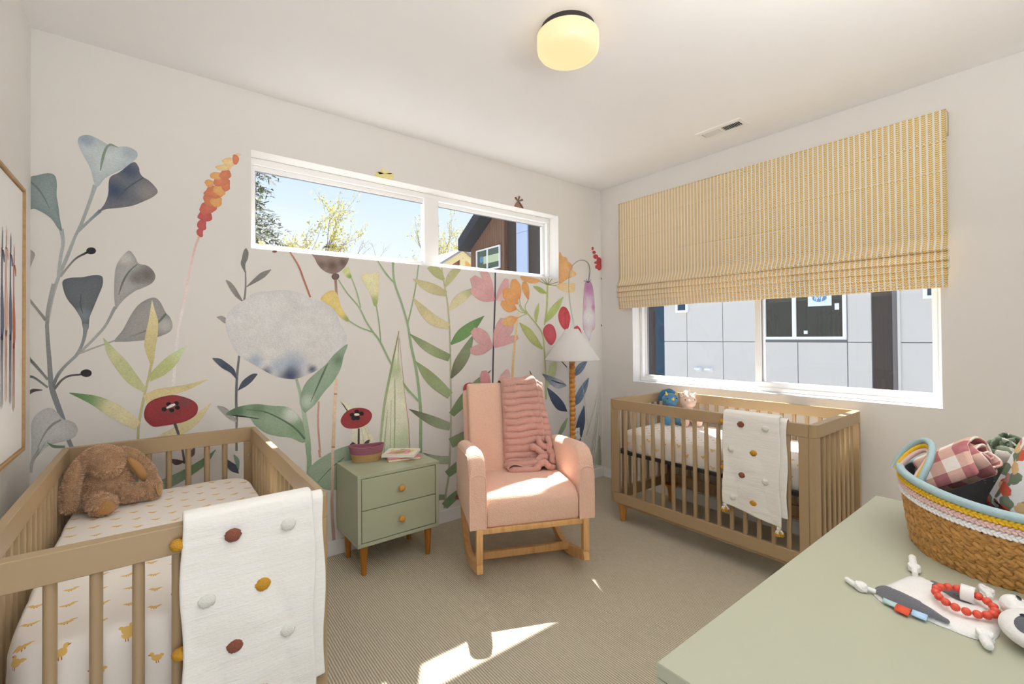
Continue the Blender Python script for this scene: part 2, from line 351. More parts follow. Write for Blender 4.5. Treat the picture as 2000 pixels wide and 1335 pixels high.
MURAL=[
('painted_flower_spike','orange and red painted flower spike beside the high window',[
('S',[(222,200,190),(216,184,170),(210,165,150)],[],[-3300,1396,-3292,1394,-3278,1548,-3269,1546,-3251,1710,-3243,1709,-3232,1818,-3223,1816,-3214,1885,-3204,1882]),
('S',[(220,196,186),(226,206,196),(222,198,188)],[],[-3250,1621,-3262,1623,-3274,1491,-3286,1494,-3296,1332,-3309,1334,-3311,1104,-3325,1106,-3324,901,-3338,904,-3331,835,-3345,839]),
('O',[(205,77,73),(190,72,68),(171,64,61)],[],[-3192,1907,-3192,1888,-3201,1881,-3210,1886,-3218,1895,-3220,1912,-3210,1927,-3201,1927,-3191,1920]),
('O',[(205,77,73),(190,72,68),(171,64,61)],[],[-3178,1949,-3178,1928,-3191,1919,-3204,1924,-3216,1934,-3216,1955,-3204,1973,-3191,1973,-3178,1966]),
('O',[(205,77,73),(190,72,68),(171,64,61)],[],[-3152,2005,-3153,1980,-3177,1968,-3196,1973,-3216,1984,-3207,2010,-3196,2031,-3175,2032,-3160,2024]),
('O',[(216,99,66),(200,92,62),(180,82,55)],[],[-3128,2048,-3143,2027,-3167,2009,-3194,2005,-3207,2024,-3202,2046,-3194,2064,-3166,2078,-3147,2069]),
('O',[(224,116,64),(208,108,60),(187,97,54)],[],[-3119,2096,-3136,2068,-3152,2048,-3178,2053,-3185,2073,-3191,2095,-3178,2121,-3153,2130,-3131,2116]),
('O',[(241,159,64),(224,148,60),(201,133,54)],[],[-3107,2088,-3108,2070,-3125,2053,-3142,2055,-3158,2070,-3160,2087,-3142,2108,-3125,2117,-3107,2106]),
('O',[(224,116,64),(208,108,60),(187,97,54)],[],[-3096,2142,-3103,2118,-3136,2099,-3165,2103,-3190,2115,-3177,2137,-3165,2160,-3133,2168,-3114,2157]),
('O',[(241,159,64),(224,148,60),(201,133,54)],[],[-3091,2158,-3091,2131,-3112,2116,-3129,2123,-3147,2136,-3141,2162,-3129,2187,-3111,2189,-3097,2177]),
('O',[(224,116,64),(208,108,60),(187,97,54)],[],[-3069,2181,-3069,2164,-3082,2150,-3094,2146,-3106,2162,-3106,2183,-3094,2199,-3082,2210,-3069,2203]),
('O',[(241,159,64),(224,148,60),(201,133,54)],[],[-3138,2181,-3149,2164,-3158,2155,-3175,2158,-3179,2166,-3185,2178,-3174,2193,-3159,2196,-3144,2190]),
('O',[(224,116,64),(208,108,60),(187,97,54)],[],[-3068,2208,-3083,2188,-3105,2174,-3132,2167,-3144,2181,-3140,2204,-3132,2217,-3104,2230,-3087,2227]),
('O',[(241,159,64),(224,148,60),(201,133,54)],[],[-3107,2228,-3107,2211,-3125,2203,-3142,2203,-3158,2209,-3159,2226,-3142,2241,-3125,2244,-3106,2242]),
('O',[(224,116,64),(208,108,60),(187,97,54)],[],[-3063,2246,-3065,2230,-3085,2212,-3102,2209,-3119,2224,-3112,2244,-3102,2260,-3084,2273,-3071,2265]),
('O',[(248,194,118),(230,180,110),(207,162,99)],[],[-3064,2284,-3066,2273,-3088,2262,-3111,2256,-3130,2262,-3135,2274,-3111,2287,-3089,2296,-3062,2298]),
('O',[(248,194,118),(230,180,110),(207,162,99)],[],[-3029,2321,-3046,2302,-3062,2289,-3089,2289,-3097,2299,-3106,2311,-3089,2329,-3064,2337,-3039,2332]),
('O',[(224,116,64),(208,108,60),(187,97,54)],[],[-3025,2337,-3033,2313,-3040,2305,-3051,2308,-3054,2320,-3056,2342,-3051,2358,-3040,2360,-3031,2354]),
('O',[(248,194,118),(230,180,110),(207,162,99)],[],[-3016,2367,-3022,2359,-3027,2355,-3034,2356,-3037,2359,-3038,2365,-3034,2370,-3027,2372,-3021,2370]),
]),
('painted_eucalyptus','tall painted grey eucalyptus branch printed beside the left corner',[
('S',[(165,168,160),(150,155,150),(150,160,155)],[],[-3784,1398,-3771,1395,-3780,1436,-3768,1433,-3764,1549,-3752,1545,-3744,1635,-3733,1630,-3717,1729,-3705,1724,-3690,1824,-3680,1820,-3670,1885,-3659,1880,-3639,2005,-3627,2001,-3624,2078,-3608,2074]),
('S',[(150,150,143),(128,126,122),(120,122,125),(120,124,128)],[],[-3749,1596,-3762,1599,-3764,1497,-3777,1500,-3770,1436,-3782,1436,-3768,1353,-3781,1352,-3761,1249,-3776,1248,-3753,1139,-3771,1136,-3738,1070,-3756,1063,-3715,976,-3731,970,-3697,881,-3711,877,-3684,837,-3698,832]),
('S',[(140,136,128),(125,120,115)],[],[-3829,1527,-3837,1518,-3806,1486,-3812,1479,-3776,1436,-3784,1426]),
('S',[(150,160,155),(160,165,158)],[],[-3724,1854,-3739,1849,-3719,1789,-3731,1788,-3728,1717,-3739,1718,-3735,1631,-3746,1633]),
('S',[(150,158,155),(110,122,130)],[],[-3679,1854,-3671,1843,-3636,1913,-3629,1905,-3602,1964,-3593,1952]),
('S',[(150,148,140),(110,108,104),(40,40,44)],[],[-3737,1636,-3730,1629,-3708,1687,-3703,1681,-3682,1726,-3678,1719,-3645,1758,-3641,1749]),
('O',[(34,34,40),(40,40,46)],[],[-3613,1763,-3618,1751,-3630,1745,-3642,1748,-3647,1760,-3642,1772,-3630,1778,-3618,1775]),
('O',[(188,194,187),(178,186,182),(150,164,168)],[(-3649,2283,44,135,150,165),(-3489,2257,46,150,160,165)],[-3614,2071,-3621,2089,-3633,2149,-3655,2202,-3673,2248,-3675,2284,-3657,2303,-3633,2308,-3601,2296,-3568,2279,-3540,2278,-3500,2288,-3468,2277,-3461,2252,-3477,2222,-3517,2175,-3557,2140,-3584,2112,-3603,2075]),
('S',[(120,138,115),(115,134,112),(130,145,125)],[],[-3600,2149,-3596,2149,-3596,2203,-3586,2202,-3583,2259,-3575,2255,-3563,2288,-3562,2276,-3533,2277,-3534,2275]),
('O',[(88,98,112),(92,98,108),(112,106,106)],[(-3551,2063,67,58,72,98),(-3494,2172,53,62,78,100),(-3417,2081,69,130,122,118)],[-3607,1946,-3584,1990,-3570,2044,-3565,2120,-3529,2157,-3477,2218,-3456,2196,-3453,2174,-3441,2153,-3417,2139,-3393,2113,-3382,2088,-3399,2061,-3429,2036,-3482,2000,-3540,1979,-3579,1967]),
('S',[(70,80,88),(70,80,84)],[],[-3541,2021,-3539,2019,-3502,2087,-3498,2081,-3440,2152,-3437,2148]),
('O',[(130,146,141),(125,141,138),(108,124,122)],[],[-3836,2056,-3806,2083,-3772,2099,-3752,2091,-3746,2054,-3747,2004,-3742,1963,-3736,1900,-3729,1845,-3741,1850,-3761,1889,-3786,1913,-3815,1929,-3836,1934]),
('S',[(95,112,105),(100,116,110)],[],[-3834,2059,-3838,2051,-3804,2024,-3808,2018,-3784,1984,-3788,1981,-3769,1941,-3771,1939]),
('O',[(158,150,142),(140,132,125)],[],[-3835,1739,-3822,1739,-3815,1723,-3822,1694,-3835,1654]),
('O',[(102,109,112),(92,98,102),(78,84,90)],[(-3658,1458,43,112,124,130)],[-3726,1612,-3700,1629,-3659,1635,-3627,1646,-3600,1648,-3589,1636,-3590,1599,-3605,1547,-3627,1474,-3635,1444,-3640,1390,-3656,1390,-3664,1437,-3685,1486,-3710,1528,-3723,1570]),
('S',[(72,80,82),(72,80,82)],[],[-3663,1555,-3666,1555,-3664,1509,-3669,1508,-3657,1466,-3659,1465]),
('S',[(118,126,128),(140,142,138)],[],[-3639,1415,-3657,1418,-3647,1350,-3659,1354,-3661,1299,-3671,1305,-3680,1260,-3688,1267]),
('O',[(160,157,150),(158,155,148),(140,138,134)],[(-3423,1664,65,106,97,92),(-3465,1645,46,115,108,102),(-3511,1739,45,182,178,168)],[-3544,1498,-3548,1572,-3544,1677,-3528,1730,-3508,1762,-3491,1778,-3471,1751,-3456,1718,-3423,1710,-3399,1685,-3391,1654,-3405,1623,-3441,1597,-3470,1580,-3505,1545,-3531,1506,-3539,1489]),
('S',[(100,108,98),(90,100,95)],[],[-3532,1559,-3530,1558,-3520,1620,-3513,1617,-3496,1675,-3491,1671,-3463,1715,-3461,1712]),
('O',[(150,145,138),(150,146,140),(132,128,124)],[(-3350,1412,47,172,168,158)],[-3547,1336,-3516,1388,-3488,1456,-3459,1510,-3423,1542,-3393,1551,-3371,1529,-3350,1479,-3331,1452,-3321,1412,-3331,1381,-3368,1358,-3423,1339,-3488,1332,-3528,1331]),
('S',[(120,120,112),(95,105,95)],[],[-3491,1354,-3490,1352,-3430,1388,-3428,1381,-3389,1424,-3384,1415,-3351,1474,-3345,1466]),
('S',[(160,160,154),(140,140,136)],[],[-3669,1289,-3663,1279,-3619,1356,-3612,1347,-3582,1414,-3574,1407,-3549,1503,-3538,1496]),
('S',[(165,162,155),(150,146,140)],[],[-3670,1284,-3667,1274,-3617,1308,-3615,1301,-3546,1340,-3545,1333]),
('S',[(112,112,112),(130,130,127),(150,150,146)],[],[-3762,1134,-3752,1126,-3744,1189,-3735,1180,-3718,1230,-3711,1221,-3688,1268,-3681,1258,-3667,1301,-3658,1291]),
('S',[(110,108,108),(60,58,62)],[],[-3756,1123,-3749,1115,-3732,1160,-3727,1152,-3705,1180,-3703,1171,-3664,1184,-3663,1176]),
('O',[(36,34,38),(44,42,46)],[],[-3627,1184,-3632,1171,-3646,1167,-3660,1173,-3666,1186,-3660,1198,-3646,1203,-3632,1197]),
('S',[(90,88,86),(125,122,118)],[],[-3831,1268,-3838,1259,-3805,1227,-3812,1219,-3770,1166,-3776,1159]),
('S',[(70,80,76),(125,124,120)],[],[-3833,1188,-3835,1176,-3811,1176,-3815,1168,-3771,1131,-3775,1124]),
('S',[(92,72,66),(80,62,58)],[],[-3837,1115,-3831,1099,-3819,1125,-3816,1111,-3790,1119,-3790,1116]),
('O',[(196,193,186),(188,185,178),(165,162,156)],[],[-3824,794,-3824,896,-3825,965,-3813,1004,-3789,1029,-3764,1035,-3744,1014,-3724,980,-3704,971,-3683,954,-3674,924,-3683,894,-3709,880,-3739,874,-3774,861,-3798,831,-3817,807]),
('S',[(150,148,140),(128,130,118)],[],[-3806,861,-3804,858,-3786,921,-3781,916,-3762,961,-3757,952,-3732,980,-3729,973]),
('S',[(170,165,158),(140,136,130)],[],[-3835,758,-3821,751,-3824,810,-3815,804,-3802,861,-3798,857]),
]),
('painted_yellow_fern','painted yellow green fern printed above the left crib',[
('S',[(150,150,110),(178,168,108),(186,176,110)],[],[-3468,592,-3456,589,-3467,709,-3456,706,-3463,851,-3453,849,-3460,920,-3450,916,-3446,1024,-3435,1021,-3430,1107,-3421,1104,-3413,1206,-3403,1202,-3405,1259,-3393,1256]),
('S',[(188,172,100),(205,188,122),(212,196,138)],[],[-3411,1218,-3398,1220,-3434,1304,-3390,1304,-3428,1377,-3381,1369,-3418,1435,-3380,1434,-3411,1488,-3393,1490,-3405,1537,-3403,1537]),
('S',[(186,180,118),(180,184,118),(192,188,130),(150,165,105)],[],[-3438,1079,-3425,1095,-3495,1128,-3462,1166,-3543,1206,-3506,1243,-3573,1273,-3546,1296,-3587,1349,-3585,1350]),
('S',[(178,178,105),(172,180,105),(196,206,160)],[],[-3423,1153,-3410,1130,-3388,1201,-3360,1156,-3347,1247,-3314,1200,-3310,1276,-3288,1248,-3263,1309,-3262,1307]),
('S',[(205,190,130),(212,198,146),(205,196,140),(110,150,85),(80,128,70)],[],[-3468,897,-3448,932,-3530,942,-3502,999,-3583,991,-3560,1048,-3631,1039,-3620,1079,-3703,1096,-3702,1099]),
('S',[(205,184,116),(208,188,122),(205,184,120)],[],[-3439,1063,-3421,1013,-3387,1089,-3374,1040,-3322,1098,-3314,1057,-3257,1106,-3250,1079,-3169,1127,-3169,1124]),
('S',[(208,192,140),(198,182,122),(204,188,130)],[],[-3387,851,-3386,845,-3325,884,-3311,839,-3273,920,-3247,867,-3218,950,-3197,920,-3157,998,-3155,996]),
('S',[(85,118,72),(105,128,92)],[],[-3774,881,-3775,879,-3753,866,-3755,853,-3716,857,-3717,846]),
]),
('painted_poppy','wide red painted poppy printed above the left crib headboard',[
('O',[(112,66,66),(130,44,48),(160,26,36),(166,24,34),(150,28,36)],[(-3273,1014,40,120,58,60)],[-3434,984,-3423,1017,-3399,1038,-3362,1050,-3324,1055,-3286,1046,-3241,1023,-3218,997,-3214,968,-3227,938,-3267,914,-3318,905,-3362,902,-3398,903,-3423,929,-3434,953]),
('O',[(26,20,22),(36,22,24)],[],[-3345,984,-3350,976,-3361,977,-3366,987,-3361,996,-3350,995]),
('O',[(26,20,22),(36,22,24)],[],[-3326,1008,-3332,999,-3342,1001,-3348,1011,-3342,1019,-3332,1018]),
('O',[(26,20,22),(36,22,24)],[],[-3295,1010,-3300,1001,-3311,1002,-3316,1012,-3311,1021,-3300,1020]),
('O',[(26,20,22),(36,22,24)],[],[-3290,987,-3296,978,-3306,980,-3312,990,-3306,999,-3296,998]),
('O',[(26,20,22),(36,22,24)],[],[-3314,977,-3319,968,-3330,969,-3335,980,-3330,988,-3319,987]),
('S',[(225,215,205),(225,210,200)],[],[-3347,993,-3345,987,-3330,1007,-3325,993,-3312,1011,-3309,1003]),
('S',[(72,62,58),(110,96,86),(84,66,58)],[],[-3306,910,-3318,906,-3290,848,-3301,845,-3275,769,-3285,769,-3267,696,-3276,696]),
('S',[(92,72,64),(84,62,56)],[],[-3331,730,-3333,723,-3304,723,-3307,694,-3272,709,-3271,703]),
('S',[(96,76,68),(100,82,72)],[],[-3255,723,-3250,719,-3249,750,-3229,735,-3231,775,-3226,771]),
('S',[(150,165,140),(112,140,96),(100,132,84)],[],[-3406,623,-3391,569,-3333,641,-3316,590,-3257,673,-3238,631,-3189,710,-3172,682,-3135,747,-3134,745]),
]),
('painted_grey_twig','slender painted grey twig with pointed leaves behind the dandelion',[
('S',[(120,116,110),(130,126,120)],[],[-3008,1542,-2997,1541,-2999,1619,-2990,1619,-2997,1717,-2991,1718]),
('S',[(110,108,104),(118,116,112)],[],[-2998,1710,-2994,1712,-3017,1754,-2995,1756,-3011,1792,-2983,1788,-3005,1825,-2980,1825,-2996,1845,-2989,1846]),
('S',[(120,116,110),(135,130,122)],[],[-3006,1542,-3003,1544,-3040,1571,-3024,1586,-3064,1606,-3044,1624,-3079,1636,-3065,1651,-3089,1659,-3086,1663]),
('S',[(118,114,108),(128,124,116)],[],[-2992,1630,-2990,1628,-2959,1671,-2948,1655,-2923,1711,-2906,1685,-2893,1729,-2882,1711,-2867,1739,-2865,1736]),
('S',[(135,130,122),(150,144,136)],[],[-3093,1424,-3089,1425,-3104,1433,-3085,1450,-3115,1445,-3107,1465,-3130,1456,-3130,1461]),
('S',[(112,110,108),(100,98,100),(120,116,112)],[],[-3020,1246,-3031,1248,-3030,1132,-3042,1134,-3034,1006,-3046,1007,-3031,921,-3044,922,-3034,841,-3044,843]),
('S',[(110,108,104),(120,118,114)],[],[-3034,778,-3044,779,-3033,723,-3045,725]),
('S',[(66,76,96),(58,70,92),(90,98,110)],[],[-3039,1117,-3036,1119,-3067,1155,-3049,1173,-3103,1180,-3084,1210,-3129,1208,-3115,1234,-3150,1235,-3149,1239]),
('S',[(70,80,96),(66,74,92)],[],[-3033,1056,-3031,1054,-3013,1101,-2993,1075,-2987,1127,-2966,1098,-2960,1143,-2948,1121,-2938,1143,-2936,1138]),
('S',[(150,146,138),(160,155,148)],[],[-3040,882,-3037,886,-3078,910,-3059,932,-3108,947,-3093,969,-3129,976,-3126,982]),
('S',[(62,66,82),(72,78,92)],[],[-3030,598,-3028,599,-3060,615,-3035,640,-3081,642,-3057,662,-3086,682,-3081,685]),
('S',[(110,140,115),(120,148,125)],[],[-3031,619,-3026,619,-3047,669,-3026,673,-3052,705,-3049,706]),
]),
('painted_dandelion','huge pale painted dandelion head with blue base and green leaves',[
('O',[(205,200,194),(203,198,192),(200,195,189),(192,190,186)],[(-2751,1184,99,150,162,178),(-2767,1117,85,58,72,102),(-2892,1151,39,82,96,120),(-2643,1151,37,62,78,104),(-2946,1214,52,150,165,178),(-2829,1183,62,160,170,182)],[-3090,1429,-3079,1479,-3043,1523,-2999,1558,-2946,1600,-2876,1612,-2812,1622,-2745,1619,-2694,1604,-2651,1578,-2580,1567,-2525,1546,-2497,1503,-2479,1436,-2450,1388,-2436,1349,-2451,1291,-2489,1244,-2554,1180,-2608,1149,-2661,1124,-2730,1101,-2780,1104,-2829,1116,-2877,1141,-2931,1179,-2984,1216,-3029,1251,-3058,1303,-3079,1362]),
('S',[(150,172,140),(160,180,150),(130,158,122)],[],[-2726,1105,-2740,1102,-2702,1014,-2720,1011,-2683,921,-2706,919,-2669,837,-2698,836,-2656,743,-2689,743,-2650,663,-2681,665]),
('S',[(130,158,122),(120,148,112),(118,148,112)],[],[-2653,669,-2682,671,-2648,600,-2675,604,-2652,507,-2678,513,-2658,416,-2684,423]),
('O',[(146,170,140),(140,165,134),(118,146,116)],[(-2489,1206,57,96,128,96),(-2670,963,56,172,188,165)],[-2688,896,-2713,949,-2709,1004,-2679,1075,-2626,1127,-2563,1180,-2507,1245,-2431,1301,-2456,1224,-2475,1147,-2517,1073,-2573,1011,-2626,941,-2670,904]),
('S',[(84,110,80),(88,114,84)],[],[-2654,955,-2652,954,-2612,1063,-2604,1058,-2572,1154,-2563,1150,-2554,1185,-2550,1183]),
('O',[(150,172,140),(136,162,126),(122,150,114)],[(-2755,895,72,200,204,188),(-3043,939,76,78,110,80),(-2939,945,61,96,128,92),(-2730,797,63,115,148,105)],[-2688,718,-2764,756,-2829,774,-2893,801,-2947,851,-2977,898,-3029,917,-3087,927,-3072,947,-3021,967,-2947,972,-2869,956,-2780,938,-2730,896,-2696,829]),
('S',[(84,114,82),(78,106,80)],[],[-2992,948,-2992,945,-2900,927,-2901,920,-2811,874,-2815,866,-2735,811,-2742,803,-2682,741,-2690,734]),
('O',[(152,170,142),(142,160,130),(128,150,118)],[],[-2671,527,-2638,582,-2555,627,-2468,654,-2364,655,-2246,596,-2298,505,-2398,442,-2494,397,-2600,429]),
('S',[(92,118,88),(96,120,92)],[],[-2616,465,-2614,462,-2542,536,-2538,530,-2457,591,-2453,585]),
]),
('painted_seed_pod','brown painted seed pod printed under the high window sill',[
('O',[(160,136,120),(150,126,112),(128,104,92)],[(-2524,1790,52,104,80,68),(-2588,1789,37,110,88,76),(-2458,1815,39,104,80,70)],[-2631,1874,-2624,1818,-2597,1774,-2561,1748,-2524,1740,-2487,1752,-2454,1781,-2430,1818,-2418,1858,-2418,1897]),
('O',[(118,92,82),(104,80,72)],[],[-2529,1722,-2520,1740,-2504,1745,-2487,1741,-2481,1726,-2489,1710,-2504,1701,-2521,1708]),
('S',[(150,110,92),(190,150,120)],[],[-2496,1706,-2512,1704,-2491,1620,-2507,1618,-2487,1519,-2502,1517]),
('S',[(214,178,140),(218,184,146),(206,168,132)],[],[-2493,1085,-2508,1087,-2499,957,-2518,959,-2506,814,-2526,817,-2511,653,-2533,657]),
('S',[(160,105,85),(160,105,85)],[],[-2516,996,-2516,988,-2497,994,-2497,987]),
('S',[(160,105,85),(160,105,85)],[],[-2532,670,-2532,662,-2511,667,-2511,659]),
('S',[(205,170,140),(190,150,125),(172,132,116)],[],[-2515,652,-2533,655,-2519,386,-2537,391,-2521,309,-2541,312,-2509,81,-2530,86]),
('S',[(176,104,84),(170,98,80)],[],[-2762,1852,-2769,1847,-2715,1775,-2724,1769,-2685,1694,-2695,1689,-2648,1590,-2658,1585]),
('S',[(200,146,124),(190,130,112),(196,140,120)],[],[-2601,955,-2612,956,-2605,827,-2616,828,-2597,686,-2608,687,-2593,643,-2605,644]),
('S',[(190,130,112),(186,128,108)],[],[-2600,660,-2612,660,-2594,613,-2606,613]),
('O',[(140,66,60),(130,60,56)],[],[-2835,1846,-2838,1840,-2848,1837,-2857,1838,-2860,1843,-2857,1848,-2848,1851,-2838,1850]),
]),
('painted_yellow_blossoms','pale yellow painted blossoms on branching green stems',[
('O',[(226,196,104),(224,190,88),(214,176,70)],[(-2433,1455,43,140,160,80)],[-2593,1581,-2562,1620,-2515,1637,-2488,1600,-2469,1533,-2421,1457,-2436,1445,-2479,1475,-2516,1522,-2571,1563]),
('O',[(205,205,130),(190,190,100)],[(-2415,1731,29,120,150,80)],[-2457,1767,-2425,1789,-2410,1751,-2403,1727,-2420,1719,-2444,1733]),
('O',[(226,214,160),(222,208,150),(214,198,136)],[(-2250,1571,71,150,168,80)],[-2341,1726,-2326,1755,-2306,1767,-2285,1759,-2259,1771,-2239,1762,-2221,1771,-2229,1612,-2240,1551,-2260,1555,-2276,1610,-2301,1659]),
('S',[(138,166,118),(130,160,108)],[],[-2424,1456,-2429,1448,-2351,1412,-2354,1404,-2265,1381,-2268,1372]),
('S',[(138,166,118),(130,160,108)],[],[-2484,1708,-2490,1704,-2427,1625,-2434,1620,-2353,1540,-2361,1534,-2307,1451,-2317,1446,-2261,1382,-2271,1375,-2214,1321,-2225,1314,-2150,1196,-2163,1190,-2084,1080,-2098,1072,-2000,964,-2014,956]),
('S',[(138,166,118),(130,160,108)],[],[-2116,1134,-2129,1126,-2028,1003,-2041,995,-1933,898,-1947,889]),
('S',[(138,166,118),(130,160,108)],[],[-2402,1725,-2409,1722,-2368,1637,-2375,1634,-2343,1536,-2351,1534]),
('S',[(138,166,118),(130,160,108)],[],[-2238,1552,-2246,1550,-2220,1440,-2229,1439,-2208,1308,-2217,1307]),
('O',[(226,206,120),(220,196,104)],[],[-2245,2382,-2234,2442,-2213,2429,-2199,2481,-2177,2451,-2156,2476,-2145,2444,-2119,2456,-2134,2405]),
]),
('painted_grass_blade','tall pale painted grass blade behind the nightstand',[
('O',[(212,210,180),(206,204,172),(198,198,165)],[(-2047,634,140,176,190,146),(-2126,1129,104,168,182,130)],[-2082,1392,-2114,1295,-2159,1079,-2192,928,-2235,588,-2121,556,-2009,537,-2020,753,-2038,914,-2071,1126,-2088,1284]),
('S',[(130,100,80),(128,150,96),(150,168,116),(160,176,128)],[],[-2082,1385,-2086,1385,-2133,1128,-2148,1131,-2183,875,-2201,879,-2218,578,-2232,581]),
('S',[(150,172,120),(150,172,120)],[],[-2112,1059,-2119,1059,-2111,851,-2122,852,-2116,555,-2127,557]),
('S',[(160,178,130),(155,175,125)],[],[-2165,857,-2169,857,-2180,688,-2191,690,-2188,566,-2199,569]),
('S',[(160,176,130),(160,176,130)],[],[-2140,923,-2143,923,-2147,560,-2154,561]),
('S',[(190,140,115),(180,120,100)],[],[-2079,1336,-2082,1336,-2043,967,-2047,967,-2013,735,-2019,735,-2006,537,-2013,538]),
('O',[(224,214,180),(218,208,172),(210,200,165)],[],[-2476,945,-2423,921,-2365,856,-2305,760,-2233,584,-2405,612,-2404,753,-2423,853,-2452,914]),
('S',[(190,180,140),(180,175,135)],[],[-2364,837,-2366,836,-2336,720,-2339,720,-2323,604,-2328,604]),
('S',[(190,180,140),(180,175,135)],[],[-2334,794,-2336,793,-2298,695,-2301,694,-2277,597,-2283,597]),
('S',[(190,180,140),(180,175,135)],[],[-2379,838,-2380,838,-2363,723,-2366,724,-2363,610,-2368,611]),
]),
('painted_small_poppy','small round red painted poppy above the nightstand',[
('O',[(112,66,66),(130,44,48),(160,26,36),(166,24,34),(150,28,36)],[],[-2476,820,-2452,866,-2404,890,-2345,889,-2294,868,-2274,831,-2295,789,-2345,765,-2404,763,-2452,779]),
('O',[(26,20,22),(36,22,24)],[],[-2388,849,-2396,838,-2412,840,-2419,853,-2412,863,-2396,862]),
('O',[(26,20,22),(36,22,24)],[],[-2359,865,-2367,854,-2382,856,-2390,869,-2382,880,-2367,878]),
('O',[(26,20,22),(36,22,24)],[],[-2329,850,-2337,839,-2353,841,-2361,854,-2353,865,-2337,863]),
('O',[(26,20,22),(36,22,24)],[],[-2379,826,-2386,815,-2402,817,-2410,830,-2402,841,-2386,839]),
('O',[(26,20,22),(36,22,24)],[],[-2354,825,-2362,814,-2378,816,-2385,829,-2378,840,-2362,838]),
('O',[(225,215,205),(215,200,190)],[],[-2357,847,-2366,841,-2383,843,-2392,851,-2383,858,-2366,856]),
('S',[(84,60,54),(72,54,50)],[],[-2356,759,-2368,760,-2356,707,-2369,709,-2357,648,-2370,651]),
('S',[(74,62,58),(80,68,62)],[],[-2332,654,-2329,651,-2314,672,-2300,653,-2292,678,-2289,675]),
('S',[(74,62,58),(80,68,62)],[],[-2376,654,-2375,657,-2400,661,-2400,677,-2417,660,-2419,664]),
]),
('painted_branching_stem','thin green painted stem forking under the high window',[
('S',[(138,166,118),(130,160,108)],[],[-2121,1858,-2134,1855,-2107,1714,-2121,1710,-2058,1581,-2072,1576,-2012,1433,-2028,1430,-1983,1274,-2002,1271,-1948,1123,-1969,1121,-1925,960,-1947,959,-1913,796,-1937,798,-1915,532,-1939,536]),
('S',[(138,166,118),(130,160,108)],[],[-2228,1851,-2235,1846,-2170,1773,-2178,1766,-2108,1710,-2116,1703]),
('S',[(138,166,118),(130,160,108)],[],[-2114,1844,-2120,1846,-2120,1819,-2129,1821]),
('S',[(138,166,118),(130,160,108)],[],[-1930,1853,-1939,1853,-1950,1711,-1960,1712,-1980,1570,-1990,1572,-2015,1428,-2026,1431]),
('S',[(138,166,118),(130,160,108)],[],[-1918,544,-1938,547,-1918,508,-1938,511]),
]),
('painted_green_fern','tall green painted fern with arching leaves behind the rocking chair',[
('S',[(176,172,120),(170,168,120),(160,164,124),(168,164,140)],[],[-1745,1849,-1755,1847,-1724,1727,-1734,1725,-1698,1594,-1710,1592,-1684,1447,-1696,1446,-1677,1277,-1690,1277,-1674,1108,-1689,1108,-1673,882,-1688,883,-1674,656,-1690,659,-1681,494,-1698,497]),
('S',[(160,160,130),(150,150,120)],[],[-1680,505,-1698,509,-1695,320,-1712,325,-1717,212,-1734,218,-1730,97,-1747,102]),
('S',[(168,168,100),(172,172,108)],[],[-1740,1751,-1725,1764,-1806,1777,-1752,1825,-1870,1831,-1816,1881]),
('S',[(176,172,112),(178,174,116)],[],[-1728,1709,-1715,1704,-1703,1794,-1651,1767,-1631,1874,-1585,1847]),
('S',[(180,168,112),(190,178,122),(182,172,110)],[],[-1722,1638,-1706,1677,-1820,1649,-1790,1716,-1904,1683,-1876,1738,-1981,1747,-1980,1750]),
('S',[(202,186,134),(198,182,126),(184,170,110)],[],[-1702,1396,-1682,1440,-1828,1423,-1784,1490,-1917,1497,-1865,1543,-1984,1618,-1981,1620]),
('S',[(200,186,130),(205,192,140),(110,145,80)],[],[-1695,1549,-1678,1536,-1640,1638,-1585,1588,-1551,1692,-1511,1647,-1457,1719,-1454,1717]),
('S',[(90,136,66),(100,146,74),(86,130,66)],[],[-1684,1294,-1672,1282,-1618,1387,-1556,1324,-1512,1453,-1457,1398,-1378,1505,-1376,1503]),
('S',[(96,98,72),(118,122,88),(130,140,100),(100,140,84)],[],[-1685,1042,-1671,1034,-1656,1149,-1575,1106,-1588,1246,-1507,1210,-1480,1362,-1475,1360]),
('S',[(120,138,88),(150,160,108),(90,128,70)],[],[-1701,1164,-1677,1211,-1825,1206,-1790,1265,-1922,1270,-1887,1314,-2007,1365,-2005,1367]),
('S',[(146,160,108),(138,154,96),(130,146,92)],[],[-1707,891,-1664,931,-1829,975,-1764,1032,-1909,1064,-1854,1107,-1963,1174,-1960,1176]),
('S',[(150,160,124),(128,140,100),(92,82,72)],[],[-1696,656,-1676,709,-1813,696,-1784,760,-1919,764,-1895,806,-2014,845,-2012,848]),
('S',[(110,136,84),(120,148,92),(104,112,80)],[],[-1696,786,-1656,753,-1601,901,-1526,842,-1463,1010,-1413,969,-1318,1079,-1315,1076]),
('S',[(128,146,98),(140,156,108)],[],[-1702,598,-1669,527,-1585,631,-1547,550,-1429,657,-1397,587]),
('S',[(150,162,122),(148,158,124),(120,104,94)],[],[-1691,410,-1688,469,-1784,432,-1772,485,-1850,479,-1838,504,-1909,526,-1907,529]),
('S',[(108,134,90),(116,142,98)],[],[-1734,364,-1697,316,-1674,399,-1628,345,-1593,439,-1557,400]),
('S',[(116,138,100),(120,142,104)],[],[-1738,163,-1738,199,-1818,177,-1808,218,-1939,248,-1929,273]),
('S',[(104,134,92),(112,140,98)],[],[-1759,138,-1718,91,-1693,186,-1647,131,-1593,224,-1560,181]),
]),
('painted_pink_petals','pink painted petals on a thin dark stem behind the rocking chair',[
('S',[(66,66,88),(60,60,80),(74,72,84)],[],[-1262,1860,-1274,1859,-1266,1634,-1279,1634,-1284,1270,-1298,1270,-1294,968,-1308,969]),
